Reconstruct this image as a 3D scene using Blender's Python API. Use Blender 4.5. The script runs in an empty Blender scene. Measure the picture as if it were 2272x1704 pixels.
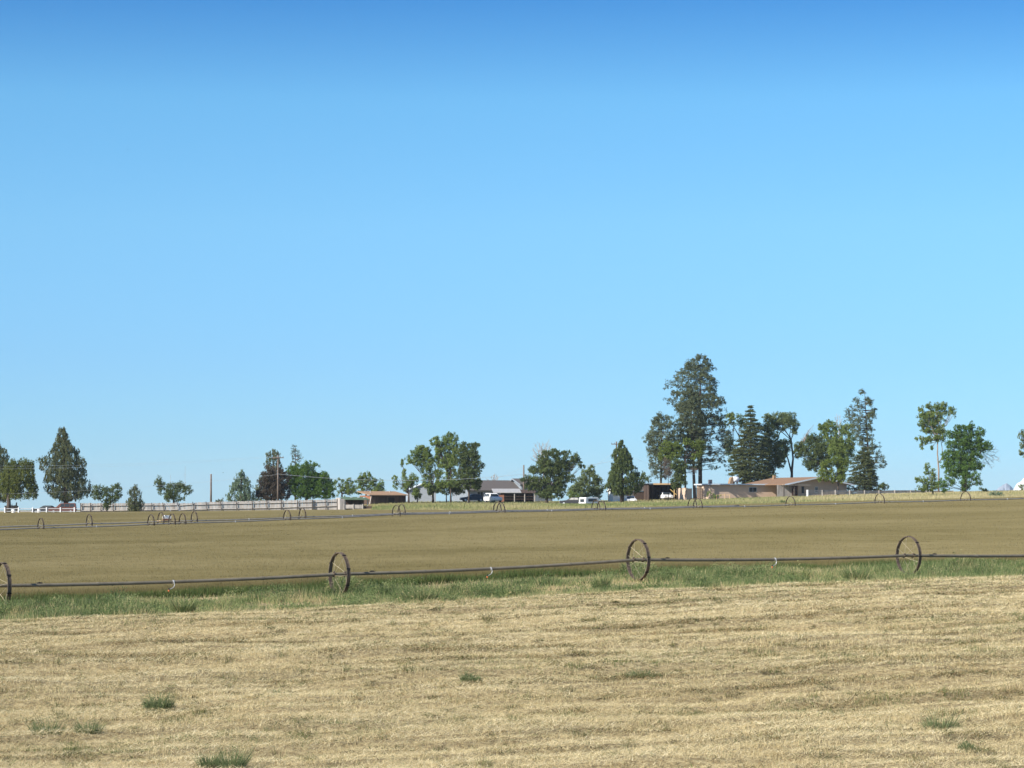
import bpy, bmesh, math, random
import numpy as np
from mathutils import Vector, Matrix

random.seed(7)
rng = np.random.default_rng(7)
SC = bpy.context.scene
COL = SC.collection
R = math.radians

# ------------------------------------------------------------------ camera
F = 5854.0                       # focal length in photo pixels (photo 2272 x 1704)
PITCH = math.atan(283.0 / F)     # eye level lies at row 1135
CAM_Z = 3.3
cam_d = bpy.data.cameras.new("camera")
cam = bpy.data.objects.new("camera", cam_d)
COL.objects.link(cam)
cam.location = (0, 0, CAM_Z)
cam.rotation_euler = (math.pi / 2 + PITCH, 0, 0)
cam_d.sensor_width = 36
cam_d.lens = 36 * F / 2272
cam_d.clip_start = 0.5
cam_d.clip_end = 60000
SC.camera = cam

# ------------------------------------------------------------------ sky, sun, exposure
SUN_AZ_BACK = 37.0               # sun stands to the left, this far behind the camera's shoulder line
SUN_EL = 33.0
sx, sy = -math.cos(R(SUN_AZ_BACK)), -math.sin(R(SUN_AZ_BACK))
sun_dir = Vector((sx * math.cos(R(SUN_EL)), sy * math.cos(R(SUN_EL)), math.sin(R(SUN_EL))))
w = bpy.data.worlds.new("World")
SC.world = w
w.use_nodes = True
nt = w.node_tree
bg = nt.nodes["Background"]
sky = nt.nodes.new("ShaderNodeTexSky")
sky.sky_type = 'NISHITA'
sky.sun_disc = False
sky.sun_elevation = R(SUN_EL)
sky.sun_rotation = math.atan2(sun_dir.x, sun_dir.y)
sky.altitude = 900
sky.air_density = 1.0
sky.dust_density = 0.0
sky.ozone_density = 4.0
# deep clear-air blue that gathers quickly above the horizon (direction based)
tc = nt.nodes.new("ShaderNodeTexCoord")
sep = nt.nodes.new("ShaderNodeSeparateXYZ")
ramp = nt.nodes.new("ShaderNodeValToRGB")
mul = nt.nodes.new("ShaderNodeMix")
mul.data_type = 'RGBA'
mul.blend_type = 'MULTIPLY'
mul.inputs[0].default_value = 1.0
nt.links.new(tc.outputs["Generated"], sep.inputs[0])
nt.links.new(sep.outputs["Z"], ramp.inputs[0])
nt.links.new(sky.outputs[0], mul.inputs[6])
nt.links.new(ramp.outputs[0], mul.inputs[7])
nt.links.new(mul.outputs[2], bg.inputs[0])
SKY_STOPS = [(0.0, (0.236, 0.394, 0.591)), (0.0265, (0.241, 0.4, 0.578)), (0.0572, (0.266, 0.423, 0.58)), (0.108, (0.326, 0.509, 0.595)), (0.155, (0.304, 0.531, 0.608)), (0.2, (0.111, 0.335, 0.516)), (0.5, (0.68, 0.66, 0.66)), (1.0, (0.68, 0.66, 0.66))]
els = ramp.color_ramp.elements
while len(els) < len(SKY_STOPS):
    els.new(0.5)
for e, (p_, c_) in zip(els, SKY_STOPS):
    e.position = p_
    e.color = (*c_, 1)
bg.inputs[1].default_value = 0.15

sun_d = bpy.data.lights.new("sun", 'SUN')
sun_d.energy = 5.0
sun_d.angle = R(0.5)
sun_d.color = (1.0, 0.93, 0.82)
sun = bpy.data.objects.new("sun", sun_d)
COL.objects.link(sun)
sun.rotation_euler = sun_dir.to_track_quat('Z', 'Y').to_euler()
sun.location = (-60, -40, 60)

SC.view_settings.view_transform = 'Standard'
SC.view_settings.look = 'None'
SC.view_settings.gamma = 1
SC.view_settings.exposure = 0.7

# ------------------------------------------------------------------ helpers: places
CA, SA = math.cos(PITCH), math.sin(PITCH)
def at(px, py, Y):
    cx, cy = px - 1136.0, 852.0 - py
    dy = F * CA - cy * SA
    dz = F * SA + cy * CA
    t = Y / dy
    return Vector((cx * t, Y, CAM_Z + dz * t))
def mpp(Y):
    return Y / F
REG = {1: (0, 920, 5.53), 2: (300, 920, 5.53), 3: (650, 920, 5.53), 4: (980, 920, 5.53),
       5: (1300, 920, 5.53), 6: (1500, 920, 5.53), 7: (1872, 860, 5.53), 8: (1380, 760, 3.687)}
def zp(reg, x, y):
    ox, oy, s = REG[reg]
    return ox + x / s, oy + y / s
def zat(reg, x, y, Y):
    return at(*zp(reg, x, y), Y)

# ------------------------------------------------------------------ helpers: noise, terrain
def vnoise(x, y, seed=0):
    x = np.asarray(x, float); y = np.asarray(y, float)
    xi = np.floor(x); yi = np.floor(y)
    fx = x - xi; fy = y - yi
    fx = fx * fx * (3 - 2 * fx); fy = fy * fy * (3 - 2 * fy)
    def h(a, b):
        v = np.sin(a * 127.1 + b * 311.7 + seed * 74.7) * 43758.5453
        return v - np.floor(v)
    a = h(xi, yi); b = h(xi + 1, yi); c = h(xi, yi + 1); d = h(xi + 1, yi + 1)
    return (a * (1 - fx) + b * fx) * (1 - fy) + (c * (1 - fx) + d * fx) * fy
def fbm(x, y, seed=0, o=3):
    s = 0; a = 0.5; n = 0
    for i in range(o):
        s = s + a * vnoise(np.asarray(x) * 2 ** i, np.asarray(y) * 2 ** i, seed + i); n += a; a *= 0.5
    return s / n
def sstep(a, b, x):
    t = np.clip((np.asarray(x, float) - a) / (b - a), 0, 1)
    return t * t * (3 - 2 * t)

TH = R(28.96)
U = Vector((math.cos(TH), math.sin(TH), 0))
V = Vector((-math.sin(TH), math.cos(TH), 0))
NEAR_R = 0.77
FAR_R = 0.965
near_px = [(5, 1299.5), (753, 1274.0), (1416, 1241.8), (2016, 1232.5), (2560, 1226)]
near_Y = [85.6 + 5.905 * k for k in range(5)]
near_c = [at(px, py, Y) for (px, py), Y in zip(near_px, near_Y)]
W0 = near_c[0].copy()
def far_c(k, py):
    Y = 267.0 * (1 + 0.0214 * k)
    px = 1136 + (-499 + 236.6 * k) / (1 + 0.0214 * k)
    return at(px, py, Y)
far_ky = [(-3.0, 1178), (-2.11, 1171), (-1.19, 1163), (-1.01, 1161), (-0.92, 1160.2), (0, 1152), (1, 1141), (2, 1135),
          (3, 1130), (4, 1125), (5, 1120), (6, 1113.7), (7, 1109), (8, 1103.5)]
far_w = [far_c(k, y) for k, y in far_ky]

ctrl = []
def cp(px, py, Y, dz=0):
    p = at(px, py, Y); ctrl.append((p.x, p.y, p.z + dz))
for p in near_c:
    ctrl.append((p.x, p.y, p.z - NEAR_R))
ctrl.append((-30, 75, 0.05))
for x in (-14, 0, 14):
    ctrl.append((x, 8, 1.0)); ctrl.append((x, 30, 0.1))
ctrl += [(-9, 50, 0.15), (10, 50, 0.25), (0, 68, 0.3), (-15, 68, 0.1), (16, 75, 0.65), (30, 85, 0.8)]
for i in (0, 1, 5, 7, 8, 10, 12, 13):
    p = far_w[i]; ctrl.append((p.x, p.y, p.z - FAR_R))
for a in [(100, 1140, 400, -.8), (700, 1132, 395, -.8), (1200, 1129, 392, -.75), (0, 1146, 430, 0), (170, 1144, 430, 0), (60, 1133, 470, 0), (450, 1135, 430, -.3),
          (600, 1133, 432, -.3), (900, 1124, 432, 0), (800, 1130, 440, 0), (1150, 1114.5, 480, 0), (1280, 1119, 462, 0), (1550, 1109, 470, 0),
          (1955, 1097, 470, 0), (2250, 1091, 460, 0), (1300, 1121, 440, 0), (1760, 1112, 400, -.3), (2100, 1107, 385, -.4),
          (880, 1114, 480, 0), (300, 1131, 480, 0), (600, 1128, 490, 0), (0, 1134, 560, 0), (600, 1129, 560, 0), (1150, 1117, 560, 0),
          (1700, 1107, 560, 0), (2250, 1094, 560, 0)]:
    cp(*a)
ctrl = np.array(ctrl)
def _tps(r2):
    return np.where(r2 > 0, 0.5 * r2 * np.log(np.maximum(r2, 1e-12)), 0)
_sc = 0.01
_P = ctrl[:, :2] * _sc
_n = len(_P)
_K = _tps(((_P[:, None] - _P[None]) ** 2).sum(-1)) + np.eye(_n) * 0.004
_A = np.zeros((_n + 3, _n + 3))
_A[:_n, :_n] = _K
_A[:_n, _n] = 1; _A[:_n, _n + 1:] = _P
_A[_n, :_n] = 1; _A[_n + 1:, :_n] = _P.T
_sol = np.linalg.solve(_A, np.concatenate([ctrl[:, 2], np.zeros(3)]))
def gz(X, Y):
    """height of the ground (large shape only)"""
    X = np.atleast_1d(np.asarray(X, float)); Y = np.atleast_1d(np.asarray(Y, float))
    shp = X.shape
    Yc = np.clip(Y, 0, 570).ravel()
    lim = 0.23 * Yc + 14
    Xc = np.clip(X.ravel(), -lim, lim)
    out = np.zeros(len(Xc))
    for i in range(0, len(Xc), 40000):
        q = np.stack([Xc[i:i + 40000], Yc[i:i + 40000]], 1) * _sc
        k = _tps(((q[:, None] - _P[None]) ** 2).sum(-1))
        out[i:i + 40000] = k @ _sol[:_n] + _sol[_n] + q @ _sol[_n + 1:]
    f = sstep(560, 1150, Y.ravel())
    out = out * (1 - f) + (-16) * f
    return out.reshape(shp)
def g1(x, y):
    return float(gz([x], [y])[0])
def st(X, Y):
    dx = np.asarray(X) - W0.x; dy = np.asarray(Y) - W0.y
    return dx * U.x + dy * U.y, dx * V.x + dy * V.y
def t_edge(s):
    return np.clip(-9.0 + 0.088 * np.asarray(s), -10.5, -4.0) + 0.5 * (vnoise(np.asarray(s) * .35, 0 * np.asarray(s), 3) - .5)
def t_crop(s):
    return np.clip(1.6 + 0.15 * np.asarray(s), 1.2, 9.0) + 0.7 * (vnoise(np.asarray(s) * .4, 0 * np.asarray(s), 5) - .5)
def field_far(X):
    return 386 - 0.42 * np.clip(np.asarray(X), -140, 140)
def relief(X, Y):
    """small relief: straw rows of the mown field, shallow ditch, tufts"""
    s, t = st(X, Y)
    m = 1 - sstep(-1.0, 0.3, t - t_edge(s))
    near = sstep(14, 30, Y)
    rows = (fbm(t * 1.15 + s * 0.02, s * 0.10, 11, 2) - .5) * 0.20 + (fbm(t * 2.6, s * 0.7, 12, 2) - .5) * 0.15
    rows = rows + (fbm(X * 0.25, Y * 0.25, 13, 2) - .5) * 0.25
    mid = np.exp(-((t - (t_edge(s) + 3.4)) / 2.2) ** 2)
    bank = np.exp(-((t - (t_crop(s) - 1.4)) / 0.8) ** 2)
    return rows * m * near + (1 - m) * (-0.22 * mid + 0.10 * bank) * sstep(30, 60, Y) * (1 - sstep(110, 170, Y) * 0)
def gnd(X, Y):
    return gz(X, Y) + relief(X, Y)

# ------------------------------------------------------------------ helpers: objects
def tag(o, label=None, cat=None, group=None, kind=None):
    if label: o["label"] = label
    if cat: o["category"] = cat
    if group: o["group"] = group
    if kind: o["kind"] = kind
    return o
def thing(name, label, cat, loc, rz=0.0, group=None):
    o = bpy.data.objects.new(name, None)
    o.empty_display_size = 0.3
    COL.objects.link(o)
    o.location = loc
    o.rotation_euler = (0, 0, rz)
    return tag(o, label, cat, group)
def link(name, me, mat, parent=None):
    o = bpy.data.objects.new(name, me)
    COL.objects.link(o)
    if mat is not None and not me.materials:
        me.materials.append(mat)
    if parent is not None:
        o.parent = parent
    return o
def copy_obj(o, parent=None):
    c = o.copy(); COL.objects.link(c)
    if parent is not None: c.parent = parent
    return c
class MB:
    """collects simple solids and links them as one mesh"""
    def __init__(s): s.v = []; s.f = []
    def add(s, vs, fs):
        b = len(s.v)
        s.v += [tuple(v) for v in vs]
        s.f += [tuple(b + i for i in f) for f in fs]
        return s
    def box(s, x0, x1, y0, y1, z0, z1, M=None):
        vs = [Vector((x, y, z)) for x in (x0, x1) for y in (y0, y1) for z in (z0, z1)]
        if M is not None: vs = [M @ v for v in vs]
        return s.add(vs, [(0, 1, 3, 2), (4, 6, 7, 5), (0, 4, 5, 1), (2, 3, 7, 6), (0, 2, 6, 4), (1, 5, 7, 3)])
    def prism(s, poly, y0, y1, y0b=None, y1b=None, M=None):
        """poly (x, z) counter-clockwise seen from -y, swept from y0 to y1"""
        n = len(poly)
        vs = [Vector((x, y0, z)) for x, z in poly] + [Vector((x, y1, z)) for x, z in poly]
        if M is not None: vs = [M @ v for v in vs]
        fs = [tuple(range(n)), tuple(range(2 * n - 1, n - 1, -1))]
        fs += [(i, n + i, n + (i + 1) % n, (i + 1) % n) for i in range(n)]
        return s.add(vs, fs)
    def tube(s, pts, rad, n=8, cap=True):
        pts = [Vector(p) for p in pts]
        if not isinstance(rad, (list, tuple)): rad = [rad] * len(pts)
        b = len(s.v)
        up = None
        for i, p in enumerate(pts):
            d = (pts[min(i + 1, len(pts) - 1)] - pts[max(i - 1, 0)])
            d = d.normalized() if d.length > 1e-9 else Vector((0, 0, 1))
            if up is None:
                up = Vector((0, 0, 1)) if abs(d.z) < .9 else Vector((1, 0, 0))
            a = d.cross(up); a = a.normalized() if a.length > 1e-6 else Vector((1, 0, 0))
            c = a.cross(d).normalized()
            up = c
            for j in range(n):
                q = 2 * math.pi * j / n
                s.v.append(tuple(p + (a * math.cos(q) + c * math.sin(q)) * rad[i]))
        for i in range(len(pts) - 1):
            for j in range(n):
                s.f.append((b + i * n + j, b + i * n + (j + 1) % n, b + (i + 1) * n + (j + 1) % n, b + (i + 1) * n + j))
        if cap:
            s.f.append(tuple(b + j for j in range(n - 1, -1, -1)))
            e = b + (len(pts) - 1) * n
            s.f.append(tuple(e + j for j in range(n)))
        return s
    def cyl(s, p0, p1, r, n=12):
        return s.tube([p0, p1], r, n)
    def build(s, name, mat, parent=None, smooth=False):
        me = bpy.data.meshes.new(name)
        me.from_pydata(s.v, [], s.f)
        bm = bmesh.new(); bm.from_mesh(me)
        bmesh.ops.recalc_face_normals(bm, faces=bm.faces)
        bm.to_mesh(me); bm.free()
        if smooth:
            me.polygons.foreach_set("use_smooth", [True] * len(me.polygons))
        me.update()
        return link(name, me, mat, parent)
def np_mesh(name, Vt, faces_per, nper, tint=None, smooth=False):
    """Vt (n,3); faces all have nper corners, faces_per (m,nper)"""
    me = bpy.data.meshes.new(name)
    m = len(faces_per)
    me.vertices.add(len(Vt)); me.loops.add(m * nper); me.polygons.add(m)
    me.vertices.foreach_set("co", np.ascontiguousarray(Vt, dtype=np.float32).ravel())
    me.polygons.foreach_set("loop_start", np.arange(0, m * nper, nper, dtype=np.int32))
    me.loops.foreach_set("vertex_index", np.ascontiguousarray(faces_per, dtype=np.int32).ravel())
    if smooth:
        me.polygons.foreach_set("use_smooth", np.ones(m, dtype=bool))
    me.update(calc_edges=True)
    if tint is not None:
        a = me.attributes.new("tint", 'FLOAT', 'POINT')
        a.data.foreach_set("value", np.ascontiguousarray(tint, dtype=np.float32))
    return me
def blades(base, h, wd, lean, tint, yaw=None):
    """thin triangles standing on base; lean = horizontal tip offset as share of h"""
    n = len(base)
    az = rng.uniform(0, 2 * np.pi, n) if yaw is None else yaw
    fa = rng.uniform(0, 2 * np.pi, n)
    wv = np.stack([np.cos(fa), np.sin(fa), np.zeros(n)], 1) * (wd / 2)[:, None]
    tip = base + np.stack([np.cos(az) * lean * h, np.sin(az) * lean * h, h], 1)
    Vt = np.stack([base - wv, base + wv, tip], 1).reshape(-1, 3)
    return Vt, np.arange(3 * n).reshape(-1, 3), np.repeat(tint, 3)
def leaves(c, size, asp, tint, dirv=None):
    """rhombic leaf faces; dirv = preferred long axis (n,3)"""
    n = len(c)
    a = rng.normal(size=(n, 3)) if dirv is None else dirv + rng.normal(size=(n, 3)) * 0.45
    a /= np.linalg.norm(a, axis=1, keepdims=True) + 1e-9
    b = rng.normal(size=(n, 3))
    b -= (b * a).sum(1, keepdims=True) * a
    b /= np.linalg.norm(b, axis=1, keepdims=True) + 1e-9
    sz = np.asarray(size)[:, None]
    Vt = np.stack([c - a * sz * .5, c - b * sz * asp * .5, c + a * sz * .5, c + b * sz * asp * .5], 1).reshape(-1, 3)
    return Vt, np.arange(4 * n).reshape(-1, 4), np.repeat(tint, 4)

# ------------------------------------------------------------------ materials
def newmat(name):
    m = bpy.data.materials.new(name); m.use_nodes = True
    return m, m.node_tree, m.node_tree.nodes["Principled BSDF"]
def mat(name, c, rough=0.7, metal=0.0, var=0.18, scale=3.0, bump=0.0, spec=0.3, stretch=(1, 1, 1)):
    m, t, b = newmat(name)
    b.inputs["Roughness"].default_value = rough
    b.inputs["Metallic"].default_value = metal
    b.inputs["Specular IOR Level"].default_value = spec
    g = t.nodes.new("ShaderNodeTexCoord")
    mp = t.nodes.new("ShaderNodeMapping"); mp.inputs["Scale"].default_value = stretch
    n = t.nodes.new("ShaderNodeTexNoise"); n.inputs["Scale"].default_value = scale; n.inputs["Detail"].default_value = 5
    r = t.nodes.new("ShaderNodeValToRGB")
    r.color_ramp.elements[0].position = 0.3; r.color_ramp.elements[1].position = 0.7
    r.color_ramp.elements[0].color = (*[max(0, x * (1 - var)) for x in c], 1)
    r.color_ramp.elements[1].color = (*[min(1, x * (1 + var)) for x in c], 1)
    t.links.new(g.outputs["Object"], mp.inputs[0]); t.links.new(mp.outputs[0], n.inputs[0])
    t.links.new(n.outputs[0], r.inputs[0]); t.links.new(r.outputs[0], b.inputs["Base Color"])
    if bump:
        bp = t.nodes.new("ShaderNodeBump"); bp.inputs["Strength"].default_value = bump; bp.inputs["Distance"].default_value = 0.03
        t.links.new(n.outputs[0], bp.inputs["Height"]); t.links.new(bp.outputs[0], b.inputs["Normal"])
    return m
def tintmat(name, stops, trans=0.25, rough=0.7):
    m, t, b = newmat(name)
    t.nodes.remove(b)
    out = t.nodes["Material Output"]
    a = t.nodes.new("ShaderNodeAttribute"); a.attribute_name = "tint"
    r = t.nodes.new("ShaderNodeValToRGB")
    e = r.color_ramp.elements
    while len(e) < len(stops): e.new(0.5)
    for q, (p, c) in zip(e, stops):
        q.position = p; q.color = (*c, 1)
    d = t.nodes.new("ShaderNodeBsdfDiffuse"); d.inputs["Roughness"].default_value = rough
    x = t.nodes.new("ShaderNodeBsdfTranslucent")
    mx = t.nodes.new("ShaderNodeMixShader"); mx.inputs[0].default_value = trans
    t.links.new(a.outputs["Fac"], r.inputs[0])
    t.links.new(r.outputs[0], d.inputs[0]); t.links.new(r.outputs[0], x.inputs[0])
    t.links.new(d.outputs[0], mx.inputs[1]); t.links.new(x.outputs[0], mx.inputs[2])
    t.links.new(mx.outputs[0], out.inputs[0])
    return m
def leafmat(name, lo, hi, mid=None, trans=0.35):
    if mid is None: mid = tuple((a + b) / 2 * 0.9 for a, b in zip(lo, hi))
    return tintmat(name, [(0.0, lo), (0.5, mid), (1.0, hi)], trans)

M_straw = tintmat("straw", [(0.0, (.075, .06, .035)), (0.12, (.14, .19, .07)), (0.22, (.27, .18, .085)), (0.42, (.53, .435, .24)), (0.75, (.735, .635, .385)), (1.0, (.88, .80, .57))], 0.25)
M_ditch = tintmat("ditch_green", [(0.0, (.095, .14, .055)), (0.35, (.20, .265, .105)), (0.6, (.32, .355, .16)), (0.8, (.46, .41, .21)), (1.0, (.66, .54, .32))], 0.35)
M_crop = tintmat("crop_gold", [(0.0, (.065, .115, .035)), (0.12, (.12, .16, .055)), (0.25, (.14, .118, .052)), (0.55, (.206, .174, .085)), (1.0, (.28, .235, .126))], 0.2)
M_tall = tintmat("tall_grass", [(0.0, (.12, .18, .06)), (0.35, (.25, .30, .11)), (0.65, (.42, .39, .19)), (1.0, (.60, .52, .31))], 0.3)
L_juniper = leafmat("juniper_green", (0.071, 0.098, 0.050), (0.273, 0.285, 0.136))
L_pine = leafmat("pine_green", (.065, .085, .052), (.25, .285, .15))
L_spruce = leafmat("spruce_green", (0.051, 0.076, 0.040), (0.197, 0.215, 0.083))
L_maple = leafmat("maple_green", (0.059, 0.127, 0.029), (0.201, 0.318, 0.074), trans=.4)
L_elm = leafmat("elm_green", (0.092, 0.158, 0.050), (0.346, 0.420, 0.118), trans=.4)
L_dark = leafmat("dark_green", (0.058, 0.093, 0.040), (0.214, 0.263, 0.089))
L_pale = leafmat("pale_green", (0.109, 0.160, 0.071), (0.312, 0.367, 0.157), trans=.4)
L_bright = leafmat("bright_green", (0.096, 0.146, 0.030), (0.295, 0.357, 0.093), trans=.4)
L_willow = leafmat("willow_green", (0.060, 0.095, 0.028), (0.317, 0.339, 0.093), trans=.4)
L_plum = leafmat("plum_leaf", (.05, .043, .036), (.17, .135, .098))
L_sage = leafmat("sage_grey", (0.116, 0.181, 0.109), (0.326, 0.416, 0.272))
L_dead = leafmat("dead_twig", (0.132, 0.099, 0.088), (0.286, 0.231, 0.198))
L_fieldweed = leafmat("field_weed_green", (.12, .165, .075), (.33, .38, .18), trans=.4)
L_weed = leafmat("weed_green", (.09, .13, .055), (.26, .32, .135), trans=.4)
M_bark = mat("bark", (.075, .058, .047), .9, scale=4, var=.35, bump=.5, stretch=(1, 1, .3))
M_palebark = mat("pale_bark", (.26, .21, .17), .9, scale=4, var=.3, bump=.4, stretch=(1, 1, .3))
M_bare = mat("bare_twig", (.36, .31, .28), .9, scale=4)
M_pipe = mat("pipe_aluminium", (.185, .16, .118), .6, .15, var=.2, scale=2.5)
M_farpipe = mat("far_pipe", (.26, .25, .24), .5, .2, var=.15, scale=2.5)
M_rust = mat("rusty_steel", (.125, .095, .072), .6, .25, var=.45, scale=9)
M_lug = mat("dark_steel", (.03, .027, .025), .6, .3)
M_spoke = mat("spoke_steel", (.36, .31, .21), .5, .2)
M_silver = mat("silver_fitting", (.60, .60, .60), .35, .5, var=.1)
M_orange = mat("orange_plastic", (.62, .17, .06), .5, var=.1)
M_whitep = mat("white_paint", (.80, .80, .78), .45, var=.04, scale=1.5)
M_whiterail = mat("white_rail", (.74, .75, .76), .6, var=.08)
M_greywhite = mat("worn_white_rail", (.50, .51, .52), .7, var=.12)
M_greywood = mat("weathered_wood", (.40, .37, .34), .9, var=.3, scale=2.5, stretch=(1, 1, .25), bump=.3)
M_greyrail = mat("grey_rail", (.40, .37, .335), .9, var=.25, scale=2.5)
M_darkpost = mat("dark_post", (.10, .085, .075), .9, var=.3, scale=3)
M_polewood = mat("pole_wood", (.15, .12, .10), .9, var=.3, scale=3, stretch=(1, 1, .2))
M_brownhouse = mat("tan_metal", (.30, .20, .12), .8, var=.15)
M_brownwall = mat("brown_boards", (.075, .05, .038), .9, var=.35, scale=2.5, stretch=(1, 1, .2))
M_redwall = mat("reddish_boards", (.26, .12, .075), .85, var=.25, scale=2.5)
M_rustroof = mat("rust_roof", (.34, .215, .13), .85, var=.14, scale=1.5)
M_orangeroof = mat("orange_shingle", (.235, .145, .09), .9, var=.16, scale=5)
M_greyroof = mat("grey_shingle", (.115, .102, .096), .9, var=.14, scale=6)
M_greenroof = mat("green_roof", (.10, .15, .09), .8, var=.2, scale=2)
M_tinroof = mat("tin_roof", (.52, .50, .47), .45, .3, var=.12, scale=2, stretch=(6, .3, 1))
M_adobe = mat("adobe_stucco", (.56, .425, .325), .9, var=.07, scale=1.2)
M_housewall = mat("tan_stucco", (.46, .36, .285), .9, var=.07, scale=1.2)
M_bluegrey = mat("blue_grey_paint", (.24, .275, .31), .5, .1)
M_shadewhite = mat("shaded_siding", (.33, .37, .42), .7, var=.06, scale=2)  # white siding, with the tree shade put into its bluish lowered colour
M_trim = mat("trim_white", (.55, .60, .65), .55, var=.05)
M_tan = mat("tan_board", (.55, .38, .21), .8, var=.15)
M_yellow = mat("yellow_brace", (.60, .42, .13), .7, var=.12)
M_darkroof = mat("dark_felt", (.10, .10, .12), .9, var=.2)
M_dark = mat("interior_shade", (.03, .026, .024), .95, var=.3)  # near-black tone puts the shade inside open sheds into the colour
M_glass = mat("window_glass", (.035, .045, .05), .3, 0, var=.2, scale=1, spec=.35)
M_door = mat("brown_door", (.06, .03, .022), .7, var=.2)
M_carwhite = mat("car_white", (.80, .80, .80), .4, var=.03, spec=.25)
M_carblue = mat("car_blue", (.05, .07, .10), .45, var=.1, spec=.3)
M_carblack = mat("car_black", (.025, .027, .03), .5, var=.1, spec=.25)
M_carbrown = mat("car_brown", (.13, .05, .035), .4, var=.15, spec=.4)
M_tyre = mat("tyre_rubber", (.02, .02, .02), .9)
M_wire = mat("wire_metal", (.60, .64, .66), .5, .3)
M_snow = mat("snow_rock", (.80, .80, .80), .9, var=.08, scale=.002)
M_rock = mat("haze_blue_rock", (.30, .34, .40), .9, var=.2, scale=.003)  # fading by distant haze is partly put into the rock's blue

# ground material: one sheet whose soil differs from field to field
def ground_material():
    m, t, b = newmat("soil")
    b.inputs["Roughness"].default_value = 0.95
    b.inputs["Specular IOR Level"].default_value = 0.1
    a = t.nodes.new("ShaderNodeAttribute"); a.attribute_name = "soil"; a.attribute_type = 'GEOMETRY'
    g = t.nodes.new("ShaderNodeTexCoord")
    n = t.nodes.new("ShaderNodeTexNoise"); n.inputs["Scale"].default_value = 9; n.inputs["Detail"].default_value = 6
    r = t.nodes.new("ShaderNodeValToRGB")
    r.color_ramp.elements[0].position = .32; r.color_ramp.elements[1].position = .68
    r.color_ramp.elements[0].color = (.55, .5, .45, 1); r.color_ramp.elements[1].color = (1.25, 1.25, 1.2, 1)
    x = t.nodes.new("ShaderNodeMix"); x.data_type = 'RGBA'; x.blend_type = 'MULTIPLY'; x.inputs[0].default_value = 1
    t.links.new(g.outputs["Object"], n.inputs[0]); t.links.new(n.outputs[0], r.inputs[0])
    t.links.new(a.outputs["Color"], x.inputs[6]); t.links.new(r.outputs[0], x.inputs[7])
    t.links.new(x.outputs[2], b.inputs["Base Color"])
    bp = t.nodes.new("ShaderNodeBump"); bp.inputs["Strength"].default_value = .6; bp.inputs["Distance"].default_value = .04
    t.links.new(n.outputs[0], bp.inputs["Height"]); t.links.new(bp.outputs[0], b.inputs["Normal"])
    return m
M_soil = ground_material()

# ------------------------------------------------------------------ ground
def build_ground():
    xs = np.concatenate([-np.geomspace(6000, 30, 40), np.arange(-28, 28.01, .22), np.geomspace(30, 6000, 40)])
    ys = np.concatenate([np.arange(-200, 0, 20), np.arange(0, 28, 1.5), np.arange(28, 125, .22), np.arange(125, 620, 3.0), np.geomspace(625, 9000, 50)])
    X, Y = np.meshgrid(xs, ys)
    Z = gnd(X, Y)
    ny, nx = X.shape
    Vt = np.stack([X.ravel(), Y.ravel(), Z.ravel()], 1)
    i = np.arange(nx * ny).reshape(ny, nx)
    Fc = np.stack([i[:-1, :-1], i[:-1, 1:], i[1:, 1:], i[1:, :-1]], -1).reshape(-1, 4)
    me = np_mesh("ground", Vt, Fc, 4, smooth=True)
    s, t = st(X, Y)
    n1 = fbm(X * .5, Y * .5, 21); n2 = fbm(t * 1.1, s * .1, 22, 2)
    stub = np.array([.36, .30, .175]) * (0.55 + .8 * n2[..., None])
    ditch = np.array([.50, .40, .25]) * (0.6 + .6 * n1[..., None])
    crop = np.array([.14, .11, .05]) * np.ones_like(stub)
    farm = np.array([.30, .25, .12]) * (0.6 + .7 * n1[..., None])
    a = sstep(-.4, .4, t - t_edge(s))[..., None]
    b = sstep(-.3, .3, t - t_crop(s))[..., None]
    c = sstep(-2, 2, Y - field_far(X))[..., None]
    C = stub * (1 - a) + ditch * a
    C = C * (1 - b) + crop * b
    C = C * (1 - c) + farm * c
    col = np.concatenate([C.reshape(-1, 3), np.ones((nx * ny, 1))], 1)
    at_ = me.attributes.new("soil", 'FLOAT_COLOR', 'POINT')
    at_.data.foreach_set("color", col.astype(np.float32).ravel())
    o = link("ground", me, M_soil)
    tag(o, kind="structure")
build_ground()

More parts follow.
